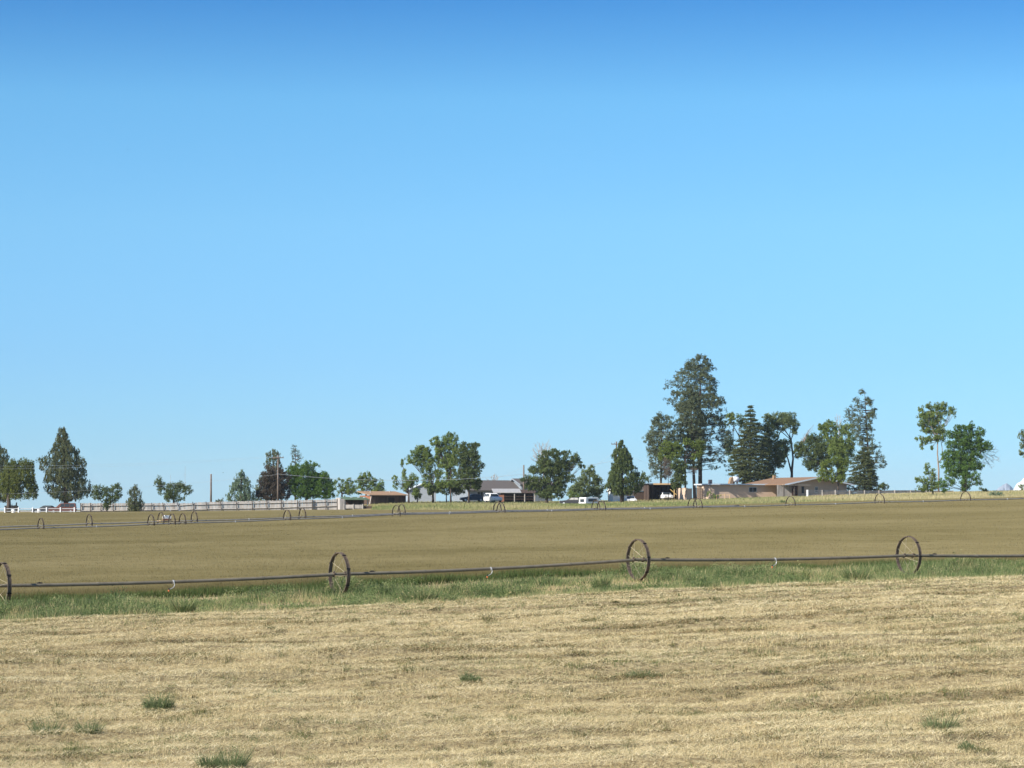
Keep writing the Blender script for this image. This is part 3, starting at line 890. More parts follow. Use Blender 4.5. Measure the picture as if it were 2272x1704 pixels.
def conifer(name, label, cat, reg, tx, Y, prof, lm, kind="juniper", dens=1.0, leaf=.30, trunk_r=.25, bark=None, group=None, gap=.25, bare=0.0, seed=0,
            base_dx=0, whorls=26, branches=70):
    """prof: (y, left, right) outline rows in the zoomed photo, top first"""
    px, _ = zp(reg, tx + base_dx, 0)
    X = at(px, 1100, Y).x
    base = Vector((X, Y, g1(X, Y) - .05))
    root = thing(name, label, cat, base, 0, group)
    rows = []
    axx = zat(reg, tx, prof[0][0], Y).x - base.x
    for y, l, r in prof:
        a, b = zat(reg, l, y, Y) - base, zat(reg, r, y, Y) - base
        rows.append((a.z, a.x, b.x))
    rows.sort()
    zs = np.array([q[0] for q in rows]); xl = np.array([q[1] for q in rows]); xr = np.array([q[2] for q in rows])
    top = zs[-1]; bot = zs[0]
    area = np.trapezoid(xr - xl, zs) if hasattr(np, "trapezoid") else np.trapz(xr - xl, zs)
    n = int(area * {"juniper": 26, "pine": 16, "spruce": 26}[kind] * dens)
    zz = rng.uniform(bot, top, n * 6)
    wz = np.interp(zz, zs, xr - xl)
    zz = zz[rng.uniform(0, wz.max(), len(zz)) < wz][:n]
    n = len(zz)
    ph = rng.uniform(0, 2 * np.pi, n)
    if kind == "spruce":
        xl = axx + (xl - axx) * 1.13; xr = axx + (xr - axx) * 1.13
        wh = (zz - bot) / (top - bot)
        wh = wh + .9 / whorls * (vnoise(ph * 1.3, wh * whorls * .35, 91 + seed) - .5) * 2
        zz = bot + (np.round(wh * whorls + rng.normal(0, .2, n)) / whorls) * (top - bot)
        zz = np.clip(zz, bot, top)
    ax = np.interp(zz, [0, top], [0, axx])
    L_ = np.interp(zz, zs, xl) - ax; R_ = np.interp(zz, zs, xr) - ax
    cs = np.cos(ph)
    mean = np.maximum(.15, (np.abs(R_) + np.abs(L_)) / 2)
    ex = np.where(cs > 0, np.maximum(R_, .1), np.maximum(-L_, .1))
    if kind == "pine":
        rad = rng.uniform(.05, 1, n) ** .42
        wq = .95 + .22 * np.clip(1 - (zz - bot) / (top - bot), 0, 1)
        L_ = L_ * wq; R_ = R_ * wq; ex = np.where(cs > 0, np.maximum(R_, .1), np.maximum(-L_, .1))
    else:
        rad = rng.uniform(0, 1, n) ** .42
    ex = ex * (.72 + .46 * vnoise(ph * 2.0 + seed, zz * {'juniper': 1.3, 'pine': 1.0, 'spruce': .9}[kind], 95 + seed))
    x = ax + cs * ex * rad
    y = np.sin(ph) * mean * .85 * rad
    z = zz.copy()
    if kind == "spruce": z = z - .30 * rad * mean * (.6 + .8 * vnoise(ph * 2, zz * .8, 92)) + .1 + rng.normal(0, .12, n)
    if kind == "pine":
        wn = 15 + 3 * vnoise(ph * 1.2, zz * 0, 93 + seed)
        wz_ = (zz - bot) / (top - bot) * wn
        z = bot + (np.floor(wz_) + .5 + ((wz_ - np.floor(wz_)) - .5) * .55) / wn * (top - bot) + rad * mean * rng.normal(-.04, .07, n)
    P = np.stack([x, y, z], 1)
    # whole limbs are missing here and there
    q = .75 if kind == "pine" else 1.0
    gn = vnoise(ph * 1.9 + seed * 5, zz * q, 81 + seed) * .5 + vnoise(x * 1.25 + 40, zz * 1.25, 82 + seed) * .5
    P = P[gn > gap + (.03 if kind == 'juniper' else 0)]
    n = len(P)
    cr = {"juniper": .42, "pine": .40, "spruce": .42}[kind] * np.clip(.7 + .5 * rng.normal(0, .4, n), .5, 1.4) * (leaf / .30)
    mode = {"juniper": "up", "pine": "star", "spruce": "flat"}[kind]
    per = {"juniper": 20, "pine": 20, "spruce": 16}[kind]
    asp = {"juniper": .42, "pine": .34, "spruce": .40}[kind]
    Vt, Fc, T = leaf_cloud(P, cr, per, leaf * .82, asp, mode)
    link("crown", np_mesh("crown", Vt, Fc, 4, T), lm, root)
    m = MB()
    tp = top * .97
    m.tube([(0, 0, 0), (axx * .25, 0, tp * .25), (axx * .6, 0, tp * .6), (axx, 0, tp)], [trunk_r * 1.15, trunk_r * .9, trunk_r * .55, .03], 8)
    for i in rng.choice(n, min(branches, n), replace=False):
        e = Vector(P[i]); q = Vector((np.interp(e.z, [0, top], [0, axx]), 0, max(.4, e.z - .15 * abs(e.x) - (.0 if kind != "juniper" else .5))))
        m.tube([q, q.lerp(e, .5) + Vector((0, 0, -.04)), e], [.07, .045, .015], 5)
    m.build("trunk", bark or M_bark, root, True)
    return root
def dead_branch(root, reg, bx, by, Y, tips, r0=.06, twigs=5, matl=None):
    hub = zat(reg, bx, by, Y) - root.location
    m = MB()
    for x, y in tips:
        e = zat(reg, x, y, Y) - root.location
        e.y += random.uniform(-1, 1)
        limb_tube(m, hub, e, r0, .015, 5)
        for _ in range(twigs):
            q = hub.lerp(e, random.uniform(.4, .95))
            limb_tube(m, q, q + Vector((random.uniform(-1, 1), random.uniform(-1, 1), random.uniform(-.4, 1))) * (e - hub).length * .22, .018, .008, 4, .1)
    m.build("dead_branch", matl or M_bare, root, True)
def bare_tree(name, label, reg, bx, by, Y, tips, group=None, r0=.12, twigs=5, matl=None):
    px, _ = zp(reg, bx, 0)
    X = at(px, 1100, Y).x
    base = Vector((X, Y, g1(X, Y) - .05))
    root = thing(name, label, "tree", base, 0, group)
    hub = zat(reg, bx, by, Y) - base
    m = MB()
    m.tube([(0, 0, 0), hub * .5, hub], [r0 * 1.4, r0 * 1.1, r0], 7)
    m2 = MB()
    for x, y in tips:
        e = zat(reg, x, y, Y) - base
        e.y += random.uniform(-1.5, 1.5)
        limb_tube(m, hub, e, r0 * .6, .03, 5)
        for _ in range(twigs):
            q = hub.lerp(e, random.uniform(.4, .95))
            L = (e - hub).length * .35
            f = q + Vector((random.uniform(-1, 1), random.uniform(-1, 1), random.uniform(.1, 1.2))) * L * .6
            limb_tube(m2, q, f, .025, .012, 4, .1)
    m.build("trunk", matl or M_bare, root, True)
    m2.build("crown", matl or M_bare, root)
    return root

TG = "trees round the farmstead"
# --- left side
conifer("conifer_tree", "dark ragged conifer cut off by the left edge of the picture", "tree", 1, -40, 462,
        [(330, -70, -20), (400, -120, 20), (450, -200, 130), (560, -220, 110), (700, -260, 180), (850, -280, 190), (1000, -260, 170), (1070, -200, 60)], L_juniper, dens=.9, seed=1, group=TG)
lobes_tree("willow_tree", "drooping yellow-green willow with a bare trunk, left of the tall juniper", "tree", 1, 102, 450,
           [(150, 640, 80, 90), (290, 640, 95, 95), (360, 650, 75, 85), (120, 780, 110, 130), (250, 800, 150, 140), (380, 830, 80, 130), (150, 950, 130, 90), (300, 940, 150, 90), (430, 950, 60, 80), (60, 930, 80, 90)],
           L_willow, dens=1.2, trunk_r=.36, mode="hang", asp=.4, leaf=.34, gap=.2, seed=2, group=TG)
conifer("juniper_tree", "tallest juniper on the left, broad grey-green cone behind the white rail fence", "tree", 1, 780, 452,
        [(158, 740, 780), (200, 700, 800), (300, 690, 850), (370, 640, 870), (420, 620, 1000), (520, 560, 1010), (560, 480, 1050), (640, 490, 1040), (700, 500, 1060), (780, 495, 1050), (850, 535, 1095), (950, 550, 1130), (1000, 580, 1120), (1030, 680, 1000), (1060, 770, 850)],
        L_juniper, dens=1.15, seed=3, trunk_r=.42, base_dx=35, gap=.22, group=TG)
lobes_tree("small_tree", "small dark bushy tree in front of the grey board fence, next to the tall juniper", "tree", 1, 1315, 424,
           [(1200, 920, 80, 60), (1310, 940, 80, 55), (1420, 910, 75, 60), (1450, 980, 60, 50), (1300, 1020, 100, 60), (1180, 990, 60, 55), (1390, 1030, 80, 45), (1310, 1110, 60, 60)],
           L_dark, leaf=.26, dens=1.1, trunk_r=.16, seed=4, gap=.27, group=TG)
conifer("young_juniper", "young spiky juniper standing against the grey board fence", "tree", 1, 1655, 422,
        [(855, 1645, 1665), (910, 1610, 1690), (950, 1570, 1740), (1010, 1560, 1765), (1060, 1520, 1750), (1110, 1540, 1775), (1150, 1540, 1780), (1180, 1580, 1740)], L_juniper, dens=1.0, leaf=.26, trunk_r=.12, seed=5, gap=.3, group=TG)
lobes_tree("small_tree", "round dark green tree behind the leaning part of the grey board fence", "tree", 2, 470, 446,
           [(290, 830, 50, 70), (330, 900, 70, 80), (450, 900, 85, 85), (560, 890, 80, 75), (640, 920, 65, 75), (480, 1000, 130, 70), (400, 1000, 70, 60)],
           L_dark, leaf=.26, dens=1.15, trunk_r=.18, seed=6, gap=.25, group=TG)
conifer("juniper_tree", "grey-green juniper behind the grey fence, right of the bare wooden pole", "tree", 2, 1300, 455,
        [(668, 1295, 1312), (740, 1250, 1350), (790, 1210, 1400), (860, 1160, 1430), (930, 1160, 1450), (990, 1110, 1480), (1040, 1110, 1500), (1075, 1150, 1480)], L_sage, dens=.9, seed=7, gap=.28, group=TG)
lobes_tree("shrub", "low green shrub showing above the grey fence beside the bare wooden pole", "shrub", 2, 1045, 450,
           [(1045, 1045, 38, 30), (1020, 1065, 30, 20)], L_juniper, leaf=.22, dens=1.4, trunk_r=.06, seed=8)
conifer("juniper_tree", "thin spiky-topped juniper behind the utility pole, above the dark purple tree", "tree", 2, 1690, 470,
        [(430, 1625, 1650), (470, 1600, 1790), (520, 1605, 1780), (600, 1570, 1790), (680, 1540, 1820), (780, 1520, 1850), (900, 1460, 1850), (1000, 1470, 1820), (1060, 1520, 1800)], L_juniper, dens=.8, seed=9, gap=.36, group=TG)
lobes_tree("plum_tree", "dark purple-brown leafed tree behind the grey fence and the utility pole", "tree", 2, 1690, 456,
           [(1640, 730, 90, 90), (1740, 740, 90, 90), (1620, 860, 110, 110), (1750, 870, 120, 110), (1680, 970, 160, 90), (1830, 950, 80, 90), (1850, 780, 70, 80), (1530, 960, 55, 80)],
           L_plum, dens=1.2, trunk_r=.2, seed=10, gap=.2, group=TG)
conifer("pine_tree", "sparse tuft-branched pine top rising behind the bright green maple", "tree", 2, 1965, 475,
        [(365, 1900, 1990), (430, 1900, 2010), (500, 1910, 2050), (540, 1920, 2060), (600, 1890, 2010), (700, 1900, 2020), (900, 1900, 2040)], L_pine, kind="pine", dens=.75, seed=11, gap=.42, leaf=.26, trunk_r=.16, branches=40, group=TG)
lobes_tree("maple_tree", "dense bright green maple behind the grey fence, left of the sheds", "tree", 3, 170, 457,
           [(-20, 700, 90, 70), (60, 690, 80, 80), (170, 650, 70, 80), (285, 660, 55, 80), (130, 760, 130, 100), (290, 770, 130, 90), (390, 760, 60, 70), (20, 850, 110, 110), (180, 900, 130, 110), (330, 890, 130, 110), (440, 900, 75, 110), (60, 970, 110, 60), (240, 985, 140, 50), (400, 985, 110, 50)],
           L_maple, dens=1.25, trunk_r=.3, seed=12, gap=.17, group=TG)
lobes_tree("airy_tree", "light green airy tree between the bright maple and the sheds", "tree", 3, 600, 476,
           [(560, 830, 70, 55), (640, 860, 70, 55), (590, 900, 80, 60), (690, 830, 60, 50), (700, 920, 80, 60), (640, 965, 100, 45)], L_elm, dens=.9, trunk_r=.18, seed=13, gap=.34, group=TG)
lobes_tree("airy_tree", "taller light green airy tree directly behind the brown roofed shed", "tree", 3, 900, 480,
           [(830, 770, 55, 50), (900, 750, 75, 50), (960, 800, 60, 50), (830, 850, 80, 70), (930, 870, 90, 70), (1040, 840, 65, 60), (1070, 900, 65, 55), (800, 930, 90, 50), (1000, 940, 110, 40)], L_elm, dens=.9, trunk_r=.2, seed=14, gap=.34, group=TG)
# --- middle
lobes_tree("airy_tree", "thin feathery tree left of the small white gabled building", "tree", 3, 1420, 470,
           [(1340, 600, 14, 60), (1355, 680, 22, 40), (1255, 790, 32, 50), (1310, 800, 40, 45), (1290, 880, 55, 45), (1400, 760, 70, 70), (1420, 860, 80, 80), (1350, 920, 70, 50), (1480, 800, 60, 90), (1500, 950, 60, 60)], L_elm, dens=.85, trunk_r=.16, seed=15, gap=.36, group=TG)
lobes_tree("bush", "dark green bush against the left side of the white gabled building", "shrub", 3, 1525, 473,
           [(1525, 960, 50, 55), (1530, 1000, 45, 40)], L_bright, dens=1.3, trunk_r=.1, seed=16, gap=.2)
lobes_tree("elm_tree", "tall loose elm leaning left beside the white gabled building", "tree", 3, 1720, 475,
           [(1800, 470, 55, 60), (1810, 600, 60, 60), (1800, 720, 60, 60), (1690, 900, 60, 45), (1760, 540, 50, 55), (1590, 480, 90, 60), (1790, 860, 50, 50), (1560, 420, 65, 60), (1640, 440, 60, 50), (1500, 490, 85, 55), (1620, 510, 100, 65), (1440, 560, 60, 50), (1530, 580, 100, 60), (1680, 590, 80, 80), (1620, 680, 80, 70), (1720, 680, 60, 70), (1650, 780, 80, 60), (1720, 800, 70, 70), (1640, 870, 80, 45)],
           L_elm, dens=1.0, trunk_r=.18, seed=17, gap=.27, group=TG)
lobes_tree("elm_tree", "highest loose elm left of the dark grey house roof, with a straight trunk", "tree", 4, 112, 472,
           [(60, 520, 90, 70), (150, 520, 70, 70), (20, 600, 70, 60), (60, 860, 80, 50), (-20, 850, 60, 50), (-60, 350, 80, 55), (-95, 330, 50, 42), (-30, 430, 80, 50), (-70, 300, 45, 35), (110, 250, 60, 45), (150, 300, 60, 55), (60, 310, 80, 55), (20, 350, 70, 55), (130, 380, 90, 60), (50, 430, 80, 50), (180, 450, 60, 45), (90, 520, 90, 60), (130, 590, 85, 60), (70, 640, 60, 50), (110, 720, 60, 60), (40, 790, 60, 50), (130, 830, 70, 60)],
           L_elm, dens=1.0, trunk_r=.15, seed=18, gap=.28, group=TG)
lobes_tree("elm_tree", "dark elm in front of the left end of the grey roofed house", "tree", 4, 330, 468,
           [(215, 480, 45, 50), (200, 560, 45, 50), (195, 700, 50, 60), (180, 850, 50, 45), (230, 400, 50, 45), (300, 520, 80, 70), (260, 600, 60, 60), (330, 720, 110, 70), (230, 800, 60, 60), (300, 880, 90, 50), (400, 880, 70, 50), (290, 380, 60, 45), (380, 380, 70, 50), (430, 380, 55, 40), (270, 430, 60, 60), (360, 480, 110, 70), (430, 530, 60, 60), (330, 580, 100, 70), (440, 620, 90, 60), (280, 670, 80, 70), (390, 700, 100, 70), (260, 780, 80, 70), (360, 800, 110, 70), (450, 830, 50, 60), (430, 890, 50, 50)],
           L_dark, dens=1.05, trunk_r=.16, seed=19, gap=.25, group=TG)
lobes_tree("bush", "dark low bush at the foot of the elm trunks before the grey house", "shrub", 4, 60, 474,
           [(-90, 900, 60, 60), (10, 880, 70, 50), (110, 890, 80, 55), (210, 900, 60, 50), (-130, 950, 50, 40), (-40, 910, 80, 55), (60, 930, 70, 50), (160, 930, 80, 60), (240, 940, 50, 40)], L_dark, dens=1.1, trunk_r=.1, seed=20, gap=.22)
bare_tree("bare_tree", "leafless pale grey treetop behind the wide dark tree beside the house", 4, 1250, 640, 520,
          [(1110, 420), (1150, 370), (1200, 350), (1240, 340), (1290, 345), (1340, 370), (1120, 500), (1180, 420), (1090, 540), (1270, 400), (1220, 380), (1320, 420)], r0=.14, twigs=12, group="bare trees")
bare_tree("bare_tree", "small leafless pale treetop showing above the grey house roof", 4, 650, 860, 530,
          [(605, 760), (630, 740), (650, 735), (680, 745), (700, 765), (550, 790)], r0=.1, twigs=9, group="bare trees")
lobes_tree("spreading_tree", "wide dark spreading tree right of the grey house, an arching branch to its right", "tree", 4, 1290, 470,
           [(1300, 640, 120, 80), (1450, 640, 100, 80), (1560, 620, 60, 60), (1610, 590, 60, 50), (1660, 560, 50, 40), (1250, 980, 110, 50), (1420, 990, 90, 40), (1260, 490, 80, 60), (1380, 470, 80, 65), (1450, 500, 80, 60), (1250, 570, 90, 70), (1380, 580, 120, 80), (1510, 560, 70, 60), (1540, 470, 40, 40), (1620, 520, 70, 45), (1680, 580, 50, 45), (1720, 640, 40, 30), (1120, 680, 60, 50), (1200, 690, 100, 70), (1340, 690, 120, 70), (1490, 690, 110, 60), (1040, 800, 75, 60), (1150, 810, 110, 70), (1300, 810, 130, 80), (1450, 790, 130, 80), (1580, 780, 60, 60), (1080, 880, 80, 50), (1230, 900, 110, 70), (1370, 910, 120, 70), (1460, 900, 100, 70), (1330, 980, 150, 50)],
           L_dark, dens=1.05, trunk_r=.26, seed=21, gap=.22, group=TG)
lobes_tree("pale_tree", "soft grey-green tree between the wide dark tree and the tall cedar", "tree", 4, 1790, 478,
           [(1830, 680, 55, 60), (1760, 720, 60, 50), (1830, 790, 100, 70), (1720, 820, 80, 70), (1900, 810, 70, 60), (1650, 900, 90, 70), (1790, 900, 110, 80), (1910, 900, 90, 80), (1600, 960, 70, 60), (1720, 990, 120, 50), (1890, 980, 90, 60)],
           L_pale, dens=1.1, trunk_r=.2, seed=22, gap=.22, group=TG)
lobes_tree("shrub", "low dark shrub beside the black car in the grass", "shrub", 4, 1600, 466, [(1580, 980, 50, 40), (1640, 1000, 50, 35)], L_elm, leaf=.24, dens=1.2, trunk_r=.06, seed=23)
conifer("cedar_tree", "green cedar with an upright narrow top beside the crossarmed utility pole", "tree", 5, 440, 462,
        [(325, 425, 455), (370, 395, 490), (430, 340, 510), (500, 310, 545), (560, 305, 580), (630, 300, 610), (690, 285, 680), (740, 245, 780), (780, 235, 810), (830, 240, 740), (900, 215, 700), (950, 260, 640), (985, 370, 540)],
        L_dark, dens=1.25, leaf=.32, seed=24, trunk_r=.3, gap=.22, group=TG)
# --- right group
conifer("pine_tree", "tallest pine of the farm, broad dark crown over the flat roofed adobe building", "tree", 8, 640, 501,
        [(103, 600, 690), (135, 580, 715), (160, 500, 725), (200, 490, 760), (250, 420, 760), (280, 390, 770), (340, 360, 775), (400, 370, 780), (450, 385, 820), (490, 370, 865), (530, 420, 850), (600, 480, 870), (680, 470, 870), (740, 490, 895), (820, 500, 890), (900, 600, 895), (980, 690, 890), (1045, 760, 880)],
        L_pine, kind="pine", dens=1.5, leaf=.36, trunk_r=.38, gap=.43, seed=25, group=TG, branches=170, bark=M_bark)
conifer("pine_tree", "second pine trunk standing just left of the tallest pine, its crown merging with it", "tree", 8, 560, 498,
        [(380, 520, 590), (480, 450, 640), (600, 440, 680), (700, 450, 700), (800, 470, 700), (880, 500, 690), (940, 500, 660), (1000, 510, 640), (1040, 540, 620)],
        L_pine, kind="pine", dens=1.2, leaf=.34, trunk_r=.28, gap=.34, seed=26, base_dx=35, group=TG, branches=60)
conifer("pine_tree", "shorter pine on the left of the pine clump, over the open carport", "tree", 8, 325, 496,
        [(585, 280, 330), (610, 245, 460), (660, 235, 480), (720, 215, 490), (790, 170, 500), (830, 200, 480), (900, 210, 470), (980, 220, 450), (1060, 240, 420), (1110, 255, 350)],
        L_pine, kind="pine", dens=1.3, leaf=.36, trunk_r=.22, gap=.37, seed=27, base_dx=-8, group=TG, branches=70)
lobes_tree("leafy_tree", "bright green leafy tree growing in front of the pine clump", "tree", 8, 520, 470,
           [(360, 850, 55, 45), (430, 860, 60, 50), (340, 920, 50, 50), (420, 930, 70, 50), (540, 810, 55, 30), (620, 830, 60, 45), (640, 880, 45, 50), (470, 900, 50, 50), (600, 930, 45, 30)],
           L_bright, dens=1.1, trunk_r=.16, seed=28, gap=.25, group=TG)
lobes_tree("shrub_tree", "dark green upright shrub tree in front of the carport and adobe wall", "tree", 8, 455, 466,
           [(440, 1000, 50, 50), (470, 1050, 50, 60), (450, 1110, 55, 60), (490, 1130, 40, 50), (440, 1165, 45, 40), (490, 1010, 40, 50)],
           L_dark, dens=1.2, trunk_r=.14, seed=29, gap=.22, group=TG)
lobes_tree("dead_shrub", "dry brown twiggy growth hanging below the pine clump", "shrub", 8, 380, 468,
           [(360, 1000, 45, 60), (390, 1060, 45, 50), (360, 1090, 30, 30), (590, 1050, 40, 25)], L_dead, dens=1.0, leaf=.3, asp=.15, trunk_r=.05, seed=30, gap=.3)
lobes_tree("elm_tree", "open elm branching between the tallest pine and the spruce", "tree", 8, 1010, 512,
           [(880, 600, 45, 30), (910, 640, 40, 40), (960, 620, 40, 35), (870, 660, 40, 30), (985, 660, 40, 40), (880, 830, 45, 60), (900, 920, 45, 60)], L_elm, dens=1.0, trunk_r=.16, seed=31, gap=.3, group=TG,
           trunk_parts=[([(1010, 1100), (985, 880), (955, 760), (915, 690)], .16, .07), ([(955, 760), (965, 680)], .07, .05)])
conifer("spruce_tree", "dense dark spruce with layered branches rising behind the flat adobe roof", "tree", 8, 1050, 497,
        [(528, 1040, 1060), (560, 1020, 1080), (600, 1000, 1080), (640, 990, 1110), (700, 985, 1165), (760, 960, 1180), (800, 940, 1180), (860, 920, 1200), (920, 900, 1210), (980, 890, 1230), (1030, 885, 1240), (1060, 925, 1230), (1090, 975, 1220), (1110, 985, 1210), (1150, 1010, 1180)],
        L_spruce, kind="spruce", dens=1.45, leaf=.36, trunk_r=.3, seed=32, gap=.17, whorls=20, group=TG)
lobes_tree("elm_tree", "bare-stemmed elm with a pale rounded crown behind the orange roofed house", "tree", 8, 1386, 513,
           [(1200, 610, 55, 40), (1280, 620, 80, 50), (1360, 620, 80, 55), (1400, 660, 60, 55), (1310, 680, 70, 45), (1240, 670, 50, 45), (1410, 720, 35, 30), (1300, 830, 50, 45), (1350, 840, 50, 50), (1320, 900, 45, 40)],
           L_pale, dens=1.1, trunk_r=.3, seed=33, gap=.25, group=TG, bark=M_bark,
           trunk_parts=[([(1386, 1100), (1390, 1040), (1400, 950), (1385, 800)], .3, .12), ([(1386, 1060), (1360, 960), (1330, 870)], .18, .08), ([(1270, 800), (1290, 740), (1320, 700)], .12, .08), ([(1330, 870), (1275, 800), (1270, 720)], .12, .08)])
lobes_tree("elm_tree", "dark leafy tree close behind the right side of the spruce", "tree", 8, 1200, 509,
           [(1190, 700, 60, 60), (1220, 780, 70, 70), (1250, 860, 70, 70), (1240, 950, 70, 70), (1300, 940, 50, 60), (1290, 1000, 40, 40), (1180, 860, 60, 80), (1200, 1030, 60, 50)], L_dark, dens=1.1, trunk_r=.26, seed=34, gap=.23, group=TG)
droop = lobes_tree("elm_tree", "dark drooping elm behind the right end of the orange roof", "tree", 8, 1680, 502,
           [(1450, 850, 45, 40), (1440, 900, 40, 50), (1540, 800, 50, 45), (1600, 790, 60, 50), (1500, 880, 60, 60), (1580, 880, 80, 70), (1650, 860, 80, 80), (1530, 980, 55, 55), (1600, 970, 80, 60), (1660, 960, 60, 70), (1560, 1030, 40, 35)],
           L_dark, dens=1.1, trunk_r=.26, seed=35, gap=.24, group=TG)
dead_branch(droop, 8, 1450, 860, 502, [(1470, 780), (1500, 740), (1545, 700), (1570, 670), (1530, 725), (1560, 705)], .09, 4, M_palebark)
lobes_tree("elm_tree", "grey-green round elm left of the sparse pine on the right", "tree", 8, 1790, 498,
           [(1640, 690, 50, 40), (1700, 680, 55, 45), (1670, 740, 60, 45), (1780, 730, 60, 50), (1850, 720, 60, 60), (1740, 800, 80, 60), (1840, 800, 70, 70), (1770, 880, 90, 70), (1860, 880, 60, 70), (1800, 950, 90, 60), (1720, 870, 60, 60)],
           L_elm, dens=1.1, trunk_r=.28, seed=36, gap=.25, group=TG)
bare_tree("bare_tree", "thin leafless twigs showing above the round elm on the right", 8, 1775, 700, 506, [(1735, 610), (1760, 580), (1790, 590), (1805, 620), (1740, 640)], r0=.08, twigs=4, group="bare trees")
conifer("pine_tree", "sparse tall pine on the right with see-through tufted branches", "tree", 8, 1985, 488,
        [(385, 1930, 2005), (415, 1905, 2030), (460, 1850, 2045), (500, 1835, 2065), (560, 1800, 2080), (600, 1800, 2080), (660, 1870, 2070), (700, 1870, 2100), (760, 1890, 2110), (830, 1900, 2110), (900, 1900, 2100), (950, 1930, 2150), (1000, 1950, 2160), (1030, 2010, 2100)],
        L_pine, kind="pine", dens=1.25, leaf=.34, trunk_r=.24, gap=.47, seed=37, base_dx=50, group=TG, branches=130)
conifer("spruce_tree", "low broad dark spruce at the foot of the sparse pine", "tree", 8, 1985, 478,
        [(870, 1970, 2000), (900, 1930, 2030), (960, 1890, 2050), (1020, 1870, 2060), (1060, 1860, 2100), (1100, 1855, 2090), (1150, 1850, 2105), (1200, 1855, 2110)], L_spruce, kind="spruce", dens=1.5, leaf=.34, trunk_r=.22, seed=38, gap=.17, whorls=13, group=TG)
lobes_tree("small_tree", "small light green rounded tree in front of the orange roofed house", "tree", 8, 1768, 470,
           [(1680, 990, 50, 40), (1750, 970, 60, 45), (1800, 1000, 50, 45), (1670, 1050, 65, 45), (1750, 1050, 70, 50), (1810, 1060, 40, 50), (1640, 1100, 45, 35), (1720, 1110, 60, 35), (1790, 1110, 40, 40)],
           L_bright, dens=1.1, trunk_r=.14, seed=39, gap=.25, group=TG)
lobes_tree("bush", "small spiky dark bush at the right foot of the low spruce", "shrub", 8, 2150, 476, [(2150, 1175, 40, 30), (2140, 1150, 16, 26), (2120, 1185, 30, 22)], L_dark, leaf=.26, dens=1.2, trunk_r=.07, seed=40)
lobes_tree("locust_tree", "tall slender tree on the far right with a bare leaning trunk", "tree", 7, 1165, 470,
           [(940, 260, 50, 40), (1050, 230, 50, 40), (1150, 230, 50, 50), (1230, 210, 45, 50), (1320, 290, 60, 60), (1330, 350, 45, 40), (980, 350, 80, 70), (1100, 330, 90, 70), (1210, 300, 70, 70), (960, 430, 60, 50), (1080, 430, 90, 60), (1190, 420, 70, 70), (1010, 510, 70, 60), (1120, 520, 100, 70), (1220, 540, 60, 70), (920, 620, 50, 35), (990, 640, 60, 45), (1090, 620, 80, 50), (1180, 620, 70, 50), (960, 710, 25, 45), (1080, 740, 12, 25)],
           L_elm, dens=1.1, trunk_r=.17, seed=41, gap=.27, group=TG, bark=M_palebark, mode="round",
           trunk_parts=[([(1165, 1250), (1165, 1000), (1150, 820), (1152, 650)], .17, .10), ([(1170, 920), (1215, 840), (1205, 720), (1190, 640)], .09, .05), ([(1230, 450), (1290, 380)], .05, .03), ([(1152, 650), (1150, 560), (1230, 450)], .10, .05)])
broad = lobes_tree("leafy_tree", "dense dark green broad tree right of the tall slender one, far right", "tree", 7, 1480, 466,
           [(1500, 500, 70, 55), (1400, 500, 50, 45), (1570, 480, 50, 50), (1680, 540, 60, 60), (1370, 580, 110, 60), (1480, 610, 120, 80), (1610, 620, 110, 80), (1330, 690, 80, 60), (1460, 700, 110, 80), (1600, 720, 130, 80), (1740, 720, 90, 70), (1300, 830, 100, 70), (1430, 840, 120, 80), (1580, 850, 130, 80), (1260, 920, 80, 70), (1400, 950, 130, 80), (1560, 950, 120, 80), (1660, 970, 60, 50), (1320, 1040, 90, 60), (1450, 1060, 110, 70)],
           L_maple, dens=1.15, trunk_r=.36, seed=42, gap=.2, group=TG)
dead_branch(broad, 7, 1660, 760, 467, [(1850, 760), (1880, 800), (1900, 870), (1920, 920), (1860, 930), (1800, 960), (1820, 1000), (1780, 900), (1740, 950), (1840, 700), (1900, 760)], .03, 16)
lobes_tree("small_tree", "small leaning tree in the golden grass under the tall slender tree", "tree", 7, 1096, 425,
           [(1020, 960, 35, 50), (1040, 1020, 70, 50), (1060, 1080, 90, 50), (895, 1120, 25, 40), (980, 1150, 80, 45), (1090, 1150, 80, 50), (1010, 1220, 110, 45), (1110, 1220, 80, 55), (950, 1250, 70, 35)],
           L_elm, leaf=.26, dens=1.0, trunk_r=.12, seed=43, gap=.28, group=TG)
lobes_tree("small_tree", "small green tree in front of the dense broad tree, far right", "tree", 7, 1490, 448,
           [(1500, 1000, 50, 50), (1570, 970, 30, 60), (1500, 1080, 90, 60), (1600, 1090, 80, 50), (1640, 1150, 80, 50), (1500, 1170, 90, 60), (1500, 1240, 60, 40), (1280, 1150, 90, 60), (1230, 1230, 80, 50), (1190, 1170, 60, 60)],
           L_maple, leaf=.26, dens=1.1, trunk_r=.16, seed=44, gap=.24, group=TG)
lobes_tree("bush", "low dark bush beside the broad tree in the golden grass", "shrub", 7, 1710, 452, [(1700, 1250, 45, 30), (1740, 1265, 30, 18)], L_dark, leaf=.24, dens=1.3, trunk_r=.06, seed=45)
lobes_tree("sagebrush", "pale grey sagebrush mound in the golden grass on the far right", "shrub", 7, 1880, 402, [(1840, 1310, 50, 35), (1900, 1310, 60, 40), (1950, 1330, 40, 25)], L_sage, leaf=.22, dens=1.4, trunk_r=.05, seed=46)
